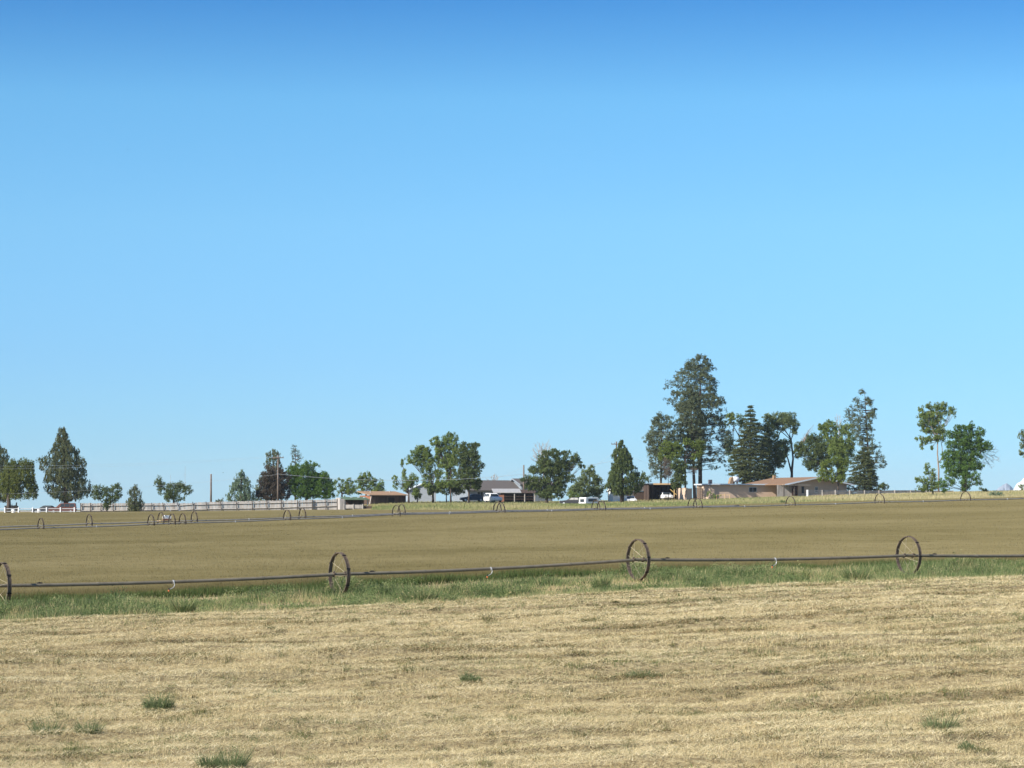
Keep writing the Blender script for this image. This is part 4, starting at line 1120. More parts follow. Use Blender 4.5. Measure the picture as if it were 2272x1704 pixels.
lobes_tree("pale_tree", "sparse grey-green tree cut off by the right edge of the picture", "tree", 7, 2300, 470,
           [(2150, 530, 30, 45), (2200, 580, 50, 60), (2180, 680, 30, 40), (2220, 720, 60, 70), (2170, 800, 30, 30), (2240, 850, 60, 60), (2300, 600, 90, 90), (2300, 780, 90, 110)], L_pale, dens=.8, trunk_r=.2, seed=47, gap=.35, group=TG)
lobes_tree("bush", "dull green bush below the white mountain at the right edge", "shrub", 7, 2200, 470, [(2170, 1230, 40, 40), (2230, 1220, 60, 50)], L_elm, leaf=.26, dens=1.1, trunk_r=.08, seed=48)
lobes_tree("shrub", "dark round shrub in the tall grass below the long adobe wall", "shrub", 6, 1315, 392, [(1315, 1075, 42, 22)], L_weed, leaf=.2, dens=1.6, trunk_r=.04, seed=49)
lobes_tree("shrub", "green shrub against the lit corner of the adobe wall", "shrub", 6, 440, 458, [(420, 980, 45, 35), (460, 1000, 40, 30), (520, 1010, 50, 25)], L_elm, leaf=.22, dens=1.2, trunk_r=.05, seed=50)

# ------------------------------------------------------------------ buildings
RZ = R(20)
def roofslab(m, x0, x1, ya, za, yb, zb, th):
    """sloping slab between two edges, thickness th"""
    vs = [(x0, ya, za), (x1, ya, za), (x1, yb, zb), (x0, yb, zb)]
    vs = [Vector(v) for v in vs]
    up = Vector((0, 0, th))
    m.add(vs + [v + up for v in vs], [(0, 3, 2, 1), (4, 5, 6, 7), (0, 1, 5, 4), (1, 2, 6, 5), (2, 3, 7, 6), (3, 0, 4, 7)])
def place(px, Y):
    X = at(px, 1100, Y).x
    return Vector((X, Y, g1(X, Y)))
def window(parent, x, z, w_, h_, y, fm=None, gm=None, name="window"):
    """window set in the local -y face of a building; frame stands proud of the wall"""
    f = MB()
    b = .06
    f.box(x - w_ / 2 - b, x + w_ / 2 + b, y - .05, y - .003, z - b, z); f.box(x - w_ / 2 - b, x + w_ / 2 + b, y - .05, y - .003, z + h_, z + h_ + b)
    f.box(x - w_ / 2 - b, x - w_ / 2, y - .05, y - .003, z, z + h_); f.box(x + w_ / 2, x + w_ / 2 + b, y - .05, y - .003, z, z + h_)
    f.box(x - .02, x + .02, y - .045, y - .003, z, z + h_)
    o = f.build(name, fm or M_trim, parent)
    p = MB(); p.box(x - w_ / 2, x - .02, y - .025, y - .003, z, z + h_); p.box(x + .02, x + w_ / 2, y - .025, y - .003, z, z + h_)
    p.build("pane", gm or M_glass, o)
    return o
def doorpart(parent, x, w_, h_, y, m=None):
    o = MB().box(x - w_ / 2, x + w_ / 2, y - .05, y - .003, .02, h_).build("door", m or M_door, parent)
    MB().tube([(x + w_ * .38, y - .1, 1.0), (x + w_ * .38, y - .052, 1.0)], .03, 8).build("handle", M_silver, o)
    return o
def gable_x(root, x0, x1, y0, y1, wh, rh, wm, rm, tm, ov=.35, th=.12, foot=-.5):
    """walls and gable roof, ridge along local x"""
    ym = (y0 + y1) / 2
    MB().prism([(y0, foot), (y1, foot), (y1, wh), (ym, wh + rh), (y0, wh)], x0, x1, M=Matrix(((0, 1, 0, 0), (1, 0, 0, 0), (0, 0, 1, 0), (0, 0, 0, 1)))).build("wall", wm, root)
    sl = rh / (ym - y0)
    r = MB()
    e = .03
    roofslab(r, x0 - ov, x1 + ov, y0 - ov, wh - ov * sl + e, ym, wh + rh + e, th)
    roofslab(r, x0 - ov, x1 + ov, y1 + ov, wh - ov * sl + e, ym, wh + rh + e, th)
    ro = r.build("roof", rm, root)
    t = MB()
    for xx in (x0 - ov - .06, x1 + ov + .003):
        for a in (-1, 1):
            ya = y0 - ov if a < 0 else y1 + ov
            vs = [(xx, ya, wh - ov * sl - .10), (xx, ym, wh + rh - .10), (xx, ym, wh + rh + th + .04), (xx, ya, wh - ov * sl + th + .04)]
            vs = [Vector(v) for v in vs]
            t.add(vs + [v + Vector((.057, 0, 0)) for v in vs], [(0, 1, 2, 3), (7, 6, 5, 4), (0, 4, 5, 1), (1, 5, 6, 2), (2, 6, 7, 3), (3, 7, 4, 0)])
    if tm: t.build("fascia", tm, root)
    return ro
def boards_panel(m, p0, p1, z0, z1, wd=.15, gap=.004, jag=.04, th=.02):
    """vertical boards between two ground points"""
    p0, p1 = Vector(p0), Vector(p1)
    L = (p1 - p0).length; d = (p1 - p0) / L; nrm = Vector((d.y, -d.x, 0))
    n = max(1, int(L / (wd + gap)))
    for i in range(n):
        a = p0 + d * (i * L / n); b = a + d * wd
        lean = d * random.uniform(-.03, .03)
        top = z1 + random.uniform(-jag, jag)
        vs = [a + Vector((0, 0, z0)), b + Vector((0, 0, z0)), b + lean + Vector((0, 0, top)), a + lean + Vector((0, 0, top))]
        m.add(vs + [v + nrm * th for v in vs], [(0, 1, 2, 3), (7, 6, 5, 4), (0, 4, 5, 1), (1, 5, 6, 2), (2, 6, 7, 3), (3, 7, 4, 0)])

# long corral fence of grey boards
def corral():
    xs = [(1, 990), (1, 1110), (1, 1240), (1, 1395), (2, 0), (2, 205), (2, 365), (2, 540), (2, 725), (2, 892), (2, 1065), (2, 1250), (2, 1440), (2, 1620), (2, 1797), (2, 1992), (2, 2175), (3, 240), (3, 405), (3, 545)]
    pts = []
    for i, (r_, x) in enumerate(xs):
        px, _ = zp(r_, x, 0)
        Y = 428 + 4 * i / len(xs)
        top = 1116.5 if px < 330 else 1116.5 - (px - 330) / 430 * 9.0
        P = at(px, top, Y); P_ = Vector((P.x, P.y, g1(P.x, P.y)))
        pts.append((P_, P.z - P_.z))
    b0 = pts[0][0]
    root = thing("board_fence", "long weathered grey board fence with two rails along the field edge, partly leaning", "fence", b0)
    for i in range(len(pts) - 1):
        (a, ha), (b, hb) = pts[i], pts[i + 1]
        dip = [0, 0, 0, 0, 0, 0, .05, .12, .05, 0][i] if i < 10 else 0
        m = MB()
        boards_panel(m, a - b0 + Vector((0, .12, 0)), b - b0 + Vector((0, .12, 0)), -.2, (ha + hb) / 2 - dip, jag=.05)
        m.build("board_panel", M_greywood, root)
        for q in (.38, .80):
            r = MB()
            va, vb = a - b0 + Vector((0, 0, ha * q - dip)), b - b0 + Vector((0, 0, hb * q + random.uniform(-.05, .05)))
            r.tube([va + Vector((0, -.02, 0)), vb + Vector((0, -.02, 0))], .07, 4)
            r.build("rail", M_greyrail, root)
    for i, (a, ha) in enumerate(pts):
        lean = [0, .0, .0, .1, 0, .02, .35, .3, .25, .3, .22, .1, .06, .05, .03, 0, 0, 0, 0, 0][i]
        p = a - b0
        MB().tube([p + Vector((0, -.12, -.3)), p + Vector((-lean, -.12, ha + .06))], [.075, .065], 8).build("post", M_darkpost, root)
corral()
def pole_lean(x0, x1):
    a = zat(2, x1, 1172, 424); b = zat(2, x0, 1082, 426)
    g = g1(a.x, a.y)
    r = thing("leaning_pole", "pale pipe leaning against the grey board fence, %s of the pair" % ("left" if x0 < 400 else "right"), "pole", (a.x, a.y, g), 0, "pale pipes leaning on the fence")
    MB().tube([(0, 0, -.1), Vector((b.x - a.x, b.y - a.y, b.z - g))], .045, 8).build("pipe", M_bluegrey, r)
    MB().tube([Vector((b.x - a.x, b.y - a.y, b.z - g)), Vector((b.x - a.x - .02, b.y - a.y, b.z - g + .08))], .085, 8).build("end_cap", M_greyrail, r)
pole_lean(380, 460); pole_lean(505, 560)

def white_fence():
    pts = []
    xs = [-110, 60, 228, 400, 572, 742, 913, 985]
    for x in xs:
        px, _ = zp(1, x, 0)
        Y = 427.0
        P = at(px, 1126.5, Y); g = g1(P.x, Y)
        pts.append((Vector((P.x, Y, g)), P.z - g))
    b0 = pts[0][0]
    root = thing("rail_fence", "white two-rail fence along the field edge at the far left", "fence", b0)
    for (a, ha), (b, hb) in zip(pts[:-1], pts[1:]):
        for q in (.17, .60):
            MB().tube([a - b0 + Vector((0, 0, ha - q)), b - b0 + Vector((0, 0, hb - q))], .06, 4).build("rail", M_greywhite, root)
    for a, ha in pts[:-1]:
        p = a - b0
        MB().box(p.x - .09, p.x + .09, p.y - .18, p.y - .08, p.z - .2, p.z + ha + .08).build("post", M_whiterail, root)
white_fence()

# brown shed with rust roof
def brown_shed():
    p = zat(3, 960, 1060, 470); p.z = g1(p.x, p.y)
    h = (zat(3, 960, 990, 470).z - p.z)
    root = thing("brown_shed", "dark brown board shed under a sunlit rust-coloured low roof", "shed", p, R(29))
    W_, D_ = 6.9, 4.6
    MB().box(0, W_, 0, D_, -.5, h - .02).build("wall", M_brownwall, root)
    e = MB(); e.box(-.06, -.003, .0, D_, .9, h - .02); e.build("end_boards", M_redwall, root)
    r = MB(); roofslab(r, -.45, W_ + .25, -.4, h - .02, D_ + .3, h + .66, .12); r.build("roof", M_rustroof, root)
    v = MB(); v.tube([(1.2, D_ * .6, h + .3), (1.2, D_ * .6, h + .72)], .1, 8); v.build("roof_vent", M_greyrail, root)
    v = MB(); v.tube([(5.4, D_ * .75, h + .4), (5.4, D_ * .75, h + .85)], .14, 8); v.build("roof_vent", M_greyrail, root)
    b = MB(); b.tube([(-.05, -.15, h - .1), (-.55, -.5, 0)], .09, 4); b.build("brace", M_greyrail, root)
    MB().box(3.4, 4.6, -.04, -.003, .1, h - .4).build("door", M_dark, root)
brown_shed()
def lean_to():
    p = zat(3, 640, 1165, 437); p.z = g1(p.x, p.y)
    h = zat(3, 660, 1045, 437).z - p.z
    root = thing("lean_to", "low open lean-to with a green roof at the end of the grey fence", "shed", p, R(18))
    W_, D_ = 3.9, 2.8
    m = MB(); m.box(-.9, -.1, 0, .08, -.3, h + .15); m.box(-.9, -.82, .08, D_, -.3, h + .35)
    m.build("end_wall", M_greywood, root)
    MB().box(-.1, W_, D_ - .1, D_, -.3, h + .2).build("back_wall", M_brownwall, root)
    r = MB(); roofslab(r, -.08, W_ + .25, -.3, h - .02, D_ + .2, h + .42, .09); r.build("roof", M_greenroof, root)
    for x in (.0, W_ - .1):
        MB().box(x, x + .14, .1, .24, -.3, h).build("post", M_greyrail, root)
    for x in (1.2, 2.4, 3.4):
        MB().box(x, x + .28, .9, 1.2, h + .36, h + .46).build("roof_board", M_trim, root)
lean_to()
def pen():
    a = zat(3, 625, 1165, 431); b = zat(3, 862, 1165, 431)
    b0 = Vector((a.x, a.y, g1(a.x, a.y)))
    h = zat(3, 625, 1108, 431).z - b0.z
    root = thing("corral_panel", "low grey horizontal-board pen fence in front of the green roofed lean-to", "fence", b0)
    L = b.x - a.x
    for q in (0, .48, .97):
        MB().box(L * q - .06, L * q + .08, -.1, .04, -.3, h + .15).build("post", M_greyrail, root)
    for z in (.15, .42, .69):
        MB().box(0, L, .045, .08, h * z + .1, h * z + .28).build("board", M_greywood, root)
    MB().box(L * 1.0, L * 1.45, .3, .36, .1, h * .75).build("gate_board", M_brownwall, root)
pen()
# small white gabled building
def white_house():
    p = zat(3, 1570, 1045, 482); p.z = g1(p.x, p.y)
    h = zat(3, 1750, 925, 482).z - p.z
    root = thing("white_building", "small pale gabled building half hidden by tree leaves", "building", p, R(8))
    W_ = 2.75; pk = zat(3, 1600, 850, 482).z - p.z
    MB().prism([(-2.2, -.5), (W_, -.5), (W_, h), (.3, pk - .05), (-2.2, h)], 0, 5).build("wall", M_shadewhite, root)
    r = MB()
    for (xa, za, xb, zb) in ((-2.5, h - .12, .3, pk), (W_ + .3, h - .12, .3, pk)):
        vs = [Vector(v) for v in ((xa, -.3, za), (xb, -.3, zb), (xb, 5.3, zb), (xa, 5.3, za))]
        r.add(vs + [v + Vector((0, 0, .12)) for v in vs], [(0, 3, 2, 1), (4, 5, 6, 7), (0, 1, 5, 4), (1, 2, 6, 5), (2, 3, 7, 6), (3, 0, 4, 7)])
    r.build("roof", M_trim, root)
    window(root, 1.9, h - .95, .55, .6, 0, M_whitep)
white_house()
# main grey house
def grey_house():
    p = zat(4, 330, 1020, 497); p.z = g1(p.x, p.y)
    eave = zat(4, 372, 930, 497).z - p.z
    root = thing("grey_house", "long low farmhouse with a dark grey shingle roof and pale fascia boards", "house", p, R(26))
    gable_x(root, 0, 16.5, 0, 7.4, eave + .1, 1.75, M_bluegrey, M_greyroof, M_bluegrey, .45)
    gable_x(root, 10.9, 17.5, -.4, 5.6, eave + 1.2, 1.0, M_bluegrey, M_greyroof, M_bluegrey, .45)
    for x in (2.4, 5.2):
        window(root, x, .9, 1.2, 1.0, 0, M_trim)
    doorpart(root, 7.2, .95, 2.0, 0)
grey_house()
def tin_awning():
    p = zat(4, 700, 1060, 484); p.z = g1(p.x, p.y)
    h = zat(4, 700, 962, 484).z - p.z
    root = thing("pole_shed", "open pole shed with a corrugated tin roof and three pale posts, beside the white SUV", "shed", p, R(6))
    W_ = 450 / 5.53 * mpp(484)
    MB().box(1.0, W_, 2.8, 2.9, -.4, h).build("back_wall", M_dark, root)
    MB().box(.0, 1.0, .1, .2, -.4, h - .25).build("side_panel", M_redwall, root)
    r = MB(); roofslab(r, -1.0, W_ * .62, -.2, h + .03, 3.2, h + .75, .08); r.build("roof", M_tinroof, root)
    r = MB(); roofslab(r, W_ * .62, W_ + .2, -.2, h - .02, 3.2, h + .55, .08); r.build("lower_roof", M_brownwall, root)
    for q in (.43, .71, .985):
        MB().box(W_ * q - .08, W_ * q + .08, -.05, .1, -.4, h).build("post", M_greyrail, root)
    for z in (.45, .95):
        MB().box(1.05, W_, .103, .15, z, z + .12).build("rail", M_brownwall, root)
tin_awning()
# white shed behind the cedar
def white_shed():
    p = zat(5, 335, 1035, 476); p.z = g1(p.x, p.y)
    root = thing("white_shed", "small white shed with a dark doorway behind the cedar", "shed", p, R(20))
    h = zat(5, 335, 945, 476).z - p.z
    gable_x(root, 0, 2.6, 0, 2.6, h, .5, M_whitep, M_greyroof, M_whitep, .2)
    MB().box(1.5, 2.1, -.04, -.003, 0, h - .35).build("door", M_dark, root)
white_shed()
def low_sheds():
    p = zat(5, 520, 1030, 484); p.z = g1(p.x, p.y)
    root = thing("board_shed", "low brown board shed with a grey sloping roof left of the open carport", "shed", p, R(8))
    h = zat(5, 600, 940, 484).z - p.z; W_ = 250 / 5.53 * mpp(484)
    MB().box(0, W_, 0, 3.5, -.4, h).build("wall", M_brownwall, root)
    r = MB(); roofslab(r, W_ * .45, W_ - .02, -.2, h + .03, 3.6, h + 1.35, .1); r.build("roof", M_greyroof, root)
    r = MB(); roofslab(r, -.2, W_ * .45, -.2, h + .03, 3.6, h + .35, .1); r.build("lower_roof", M_rustroof, root)
    window(root, .6, h * .3, .5, .9, 0, M_greyrail)
low_sheds()
def carport():
    p = zat(5, 768, 1035, 480); p.z = g1(p.x, p.y)
    h = zat(5, 900, 852, 480).z - p.z; W_ = 420 / 5.53 * mpp(480)
    root = thing("carport", "open flat-roofed carport with a dark interior and a tan roof edge", "carport", p, R(8))
    m = MB(); m.box(.12, W_, 5.0, 5.1, -.4, h); m.box(0, .12, 0, 5.1, -.4, h); m.box(W_ - .1, W_, .8, 5.0, -.4, h)
    m.build("wall", M_brownwall, root)
    MB().box(-.3, W_ + .2, -.4, 5.3, h + .02, h + .14).build("roof", M_darkroof, root)
    MB().box(.8, W_ * .82, -.46, -.403, h - .12, h + .16).build("fascia", M_tan, root)
    MB().box(W_ * .73, W_ * .73 + .16, -.75, -.6, -.4, h * .82).build("post", M_tan, root)
    MB().tube([(W_ * .62, -.85, h * .68), (W_ * .99, -.85, h * .02)], .075, 6).build("brace", M_yellow, root)
    for q in (.2, .5): MB().box(W_ * q, W_ * q + .1, 2.5, 2.6, -.3, h).build("post", M_darkpost, root)
carport()
def adobe():
    p = zat(5, 1520, 1035, 474); p.z = g1(p.x, p.y)
    h = zat(5, 1520, 862, 474).z - p.z
    root = thing("adobe_building", "long flat-roofed tan adobe building with one small window", "building", p, RZ)
    W_, D_ = 13.2, 5.8
    MB().box(0, W_, 0, D_, -.5, h).build("wall", M_adobe, root)
    MB().box(-.35, W_ + .2, -.5, D_ + .3, h + .01, h + .2).build("roof", M_darkroof, root)
    m = MB(); m.box(-.38, W_ + .22, -.56, -.503, h + .0, h + .23); m.box(-.41, -.353, -.50, D_ + .3, h + .0, h + .23)
    m.build("fascia", M_trim, root)
    window(root, 8.5, h * .52, 1.45, .78, 0, M_trim)
    MB().box(1.3, 1.9, 3.1, 3.6, h + .205, h + .98).build("chimney", M_darkroof, root)
    # curved garden wall in front of the lit end
    return root, h
adobe_root, adobe_h = adobe()
def cooler():
    c = zat(6, 730, 828, 482)
    root = thing("rooftop_cooler", "white rounded cooler drum behind the flat adobe roof", "cooler", Vector((c.x, c.y, adobe_root.location.z + adobe_h + .206)), RZ)
    base_z = root.location.z
    r = 35 / 5.53 * mpp(482)
    top = zat(6, 730, 760, 482).z - base_z
    zc = top - r
    MB().tube([(-.55, 0, zc), (-.5, 0, zc), (.5, 0, zc), (.55, 0, zc)], [r * .8, r, r, r * .8], 18).build("drum", M_whitep, root, True)
    MB().prism([(-1.35, .02), (-.65, .02), (-.65, zc + r * .75), (-.8, zc + r * .9), (-1.1, zc + .15)], -.4, .5).build("housing", M_brownhouse, root)
    for x in (-.35, .3): MB().box(x, x + .08, -.3, .3, 0, max(.08, zc - r + .05)).build("leg", M_greyrail, root)
cooler()
def garden_wall():
    p = zat(5, 1270, 1035, 468); p.z = g1(p.x, p.y)
    root = thing("garden_wall", "sunlit pale stucco wall stub with dry vines at the left end of the adobe building", "wall", p, RZ)
    h = zat(5, 1270, 905, 468).z - p.z
    m = MB()
    m.box(-.5, .5, 0, .3, -.4, h); m.box(-.5, -.2, .3, 4.5, -.4, h * 1.05)
    m.build("wall_slab", M_adobe, root)
    v = MB()
    for i in range(9):
        x = .62 + i * .22
        boards_top = h * random.uniform(1.0, 1.35)
        v.box(x, x + .15, -.2 + random.uniform(-.05, .05), -.14, -.2, boards_top)
    v.build("board_screen", M_brownwall, root)
garden_wall()
def orange_house():
    Yh = 474
    pk = zat(6, 1740, 772, Yh)
    p = Vector((pk.x, pk.y, g1(pk.x, pk.y)))
    H = pk.z - p.z
    root = thing("ranch_house", "tan ranch house with a wide orange-brown shingle roof and a shaded porch", "house", p, R(24))
    hw = 7.2; rise = 1.35; D_ = 16.0
    wh = H - rise
    MB().prism([(-hw + 3.1, -.5), (hw - 1.2, -.5), (hw - 1.2, wh + .22), (0, H - .06), (-hw + 3.1, wh + .48)], 0, D_).build("wall", M_housewall, root)
    r = MB()
    for sgn in (-1, 1):
        xa = sgn * hw
        vs = [Vector(v) for v in ((xa, -.7, wh), (0, -.7, H), (0, D_ + .5, H), (xa, D_ + .5, wh))]
        r.add(vs + [v + Vector((0, 0, .13)) for v in vs], [(0, 3, 2, 1), (4, 5, 6, 7), (0, 1, 5, 4), (1, 2, 6, 5), (2, 3, 7, 6), (3, 0, 4, 7)])
    r.build("roof", M_orangeroof, root)
    t = MB()
    for sgn in (-1, 1):
        xa = sgn * hw
        vs = [Vector(v) for v in ((xa, -.76, wh - .10), (0, -.76, H - .10), (0, -.76, H + .16), (xa, -.76, wh + .16))]
        t.add(vs + [v + Vector((0, .057, 0)) for v in vs], [(0, 1, 2, 3), (7, 6, 5, 4), (0, 4, 5, 1), (1, 5, 6, 2), (2, 6, 7, 3), (3, 7, 4, 0)])
    t.build("fascia", M_trim, root)
    # porch on the left, under a flat roof edge
    def lx(z): return (z - 1740) / 5.53 * mpp(Yh) / math.cos(R(24))
    MB().box(lx(1250), lx(1600), -1.3, -.78, wh - .05, wh + .02).build("porch_roof", M_greyrail, root)
    for z in (1257, 1390): MB().box(lx(z), lx(z) + .16, -1.2, -1.04, -.4, wh - .07).build("porch_post", M_darkpost, root)
    MB().box(lx(1250), -hw + 3.1, .9, 1.0, -.4, wh).build("porch_screen", M_greywood, root)
    doorpart(root, lx(1440), 1.1, wh - .15, 0)
    window(root, lx(1545), .55, .4, 1.1, 0, M_darkpost)
    window(root, lx(1720), .6, .5, 1.0, 0, M_trim)
    MB().box(-1.6, -1.15, D_ * .82, D_ * .82 + .5, H - .4, H + .55).build("chimney", M_brownhouse, root)
orange_house()

# grey rail fence running right from the ranch house
def right_fence():
    xs = [(1791, 1087.5), (1824, 1087.7), (1853, 1088), (1885, 1088.3), (1918, 1088.6), (1950, 1088.5), (1985, 1088), (2020, 1088), (2055, 1088.6), (2115, 1089)]
    pts = []
    for i, (px, py) in enumerate(xs):
        Y = 462 + 2 * i
        P = at(px, py, Y); g = g1(P.x, Y)
        pts.append((Vector((P.x, Y, g)), P.z - g))
    b0 = pts[0][0]
    root = thing("plank_fence", "weathered grey plank fence with a white end post, right of the ranch house", "fence", b0)
    for (a, ha), (b, hb) in zip(pts[:-1], pts[1:]):
        m = MB()
        for q in (.95, .72, .45):
            va, vb = a - b0, b - b0
            m2 = [va + Vector((0, 0, ha * q - .13)), vb + Vector((0, 0, hb * q - .13)), vb + Vector((0, 0, hb * q + .05)), va + Vector((0, 0, ha * q + .05))]
            m.add(m2 + [v + Vector((0, .04, 0)) for v in m2], [(0, 1, 2, 3), (7, 6, 5, 4), (0, 4, 5, 1), (1, 5, 6, 2), (2, 6, 7, 3), (3, 7, 4, 0)])
        m.build("plank_panel", M_greywood, root)
    for i, (a, ha) in enumerate(pts):
        p = a - b0
        wv = .16 if i == 0 else .08
        MB().box(p.x - wv, p.x + wv, p.y - .16, p.y - .003, p.z - .2, p.z + ha + .06).build("post", M_whiterail if i == 0 else M_greyrail, root)
right_fence()
def small_rail():
    a = zat(6, 490, 985, 462); g = g1(a.x, a.y)
    root = thing("hitching_rail", "short pale wooden rail on a post in the grass before the adobe wall", "rail", (a.x, a.y, g))
    L = 170 / 5.53 * mpp(462); h = a.z - g
    MB().box(0, L, -.05, .05, h - .05, h + .05).build("rail", M_tan, root)
    for q in (.03, .63, .97): MB().box(L * q - .05, L * q + .05, -.12, -.052, -.3, h + (.25 if q == .63 else .02)).build("post", M_tan, root)
small_rail()

# ------------------------------------------------------------------ poles, wires, masts
POLES = {}
def pole(key, reg, x, ytop, Y, label, arm=None, r=.15):
    px, py = zp(reg, x, ytop)
    P = at(px, py, Y); g = g1(P.x, Y)
    h = P.z - g
    root = thing("utility_pole", label, "pole", (P.x, Y, g), 0, "wooden poles round the farm")
    MB().tube([(0, 0, -.5), (0, 0, h)], [r * 1.15, r * .85], 10).build("pole", M_polewood, root, True)
    if arm:
        MB().box(-arm, arm, -r - .12, -r - .003, h - .55, h - .40).build("crossarm", M_polewood, root)
        for q in (-.9, -.35, .35, .9):
            MB().tube([(arm * q, -r - .06, h - .398), (arm * q, -r - .06, h - .2)], [.05, .035], 8).build("insulator", M_darkpost, root)
        if key == 'right':
            MB().tube([(r + .16, 0, h - 1.55), (r + .16, 0, h - 1.15)], .14, 10).build("transformer", M_whiterail, root)
    else:
        MB().tube([(0, 0, h - .01), (0, 0, h + .04)], [r * .9, r * .6], 10).build("pole_cap", M_greyrail, root)
    POLES[key] = Vector((P.x, Y, P.z))
pole("bare", 2, 931, 730, 458, "plain wooden pole without crossarm behind the grey fence", None, .17)
pole("left", 2, 1752, 495, 452, "wooden utility pole with a crossarm in front of the purple tree", 1.0, .14)
pole("mid", 4, 1007, 620, 500, "short grey pole rising behind the grey house roof", None, .16)
pole("right", 5, 375, 330, 478, "wooden utility pole with a crossarm behind the cedar top", .95, .15)
def mast(x, yt, Y, lab):
    P = zat(2, x, yt, Y); g = g1(P.x, Y)
    root = thing("antenna_mast", lab, "antenna", (P.x, Y, g), 0, "thin masts behind the round tree")
    h = P.z - g
    MB().tube([(0, 0, 0), (0, 0, h)], [.035, .02], 6).build("mast", M_greyrail, root)
    MB().tube([(-.35, 0, h * .8), (.35, 0, h * .8)], .015, 5).build("crossbar", M_greyrail, root)
mast(613, 630, 560, "taller thin antenna mast standing behind the round dark tree")
mast(433, 735, 560, "shorter thin antenna mast rising above the round dark tree")
def wire(a, b, sag, label, r=.022):
    a, b = Vector(a), Vector(b)
    o_ = a
    pts = []
    for i in range(25):
        q = i / 24
        p = a.lerp(b, q); p.z -= sag * 4 * q * (1 - q)
        pts.append(p - o_)
    o = MB().tube(pts, r, 5).build("power_wire", M_wire, None)
    o.location = o_
    tag(o, label, "wire", "overhead wires of the farm")
def pz(k, d): return POLES[k] + Vector((0, -.2, d))
wire(at(-60, 1034, 440), pz("left", -.2) + Vector((-.9, 0, 0)), .5, "upper overhead wire running left from the utility pole by the purple tree", .009)
wire(at(-60, 1041, 440), pz("left", -.25) + Vector((.9, 0, 0)), .5, "overhead wire just below the uppermost one, running left from the utility pole", .009)
wire(at(-60, 1098, 430), zat(2, 1750, 733, 451.6), .6, "low overhead wire crossing in front of the tall juniper and willow", .012)
wire(zat(2, 1756, 728, 451.6), zat(5, 375, 560, 477), 2.2, "thick low overhead wire sagging in front of the bright maple and the wide dark tree", .024)
wire(zat(4, 1007, 640, 499.7), zat(4, 640, 790, 497), .2, "service wire sloping from the short grey pole to the grey house roof", .015)
wire(zat(5, 375, 420, 477.7), zat(4, 1600, 790, 486), .5, "service wire sloping down left from the crossarmed pole by the cedar", .015)
wire(zat(5, 375, 450, 477.7), zat(8, 640, 1090, 480), .5, "service wire sloping down right from the crossarmed pole into the pines", .015)

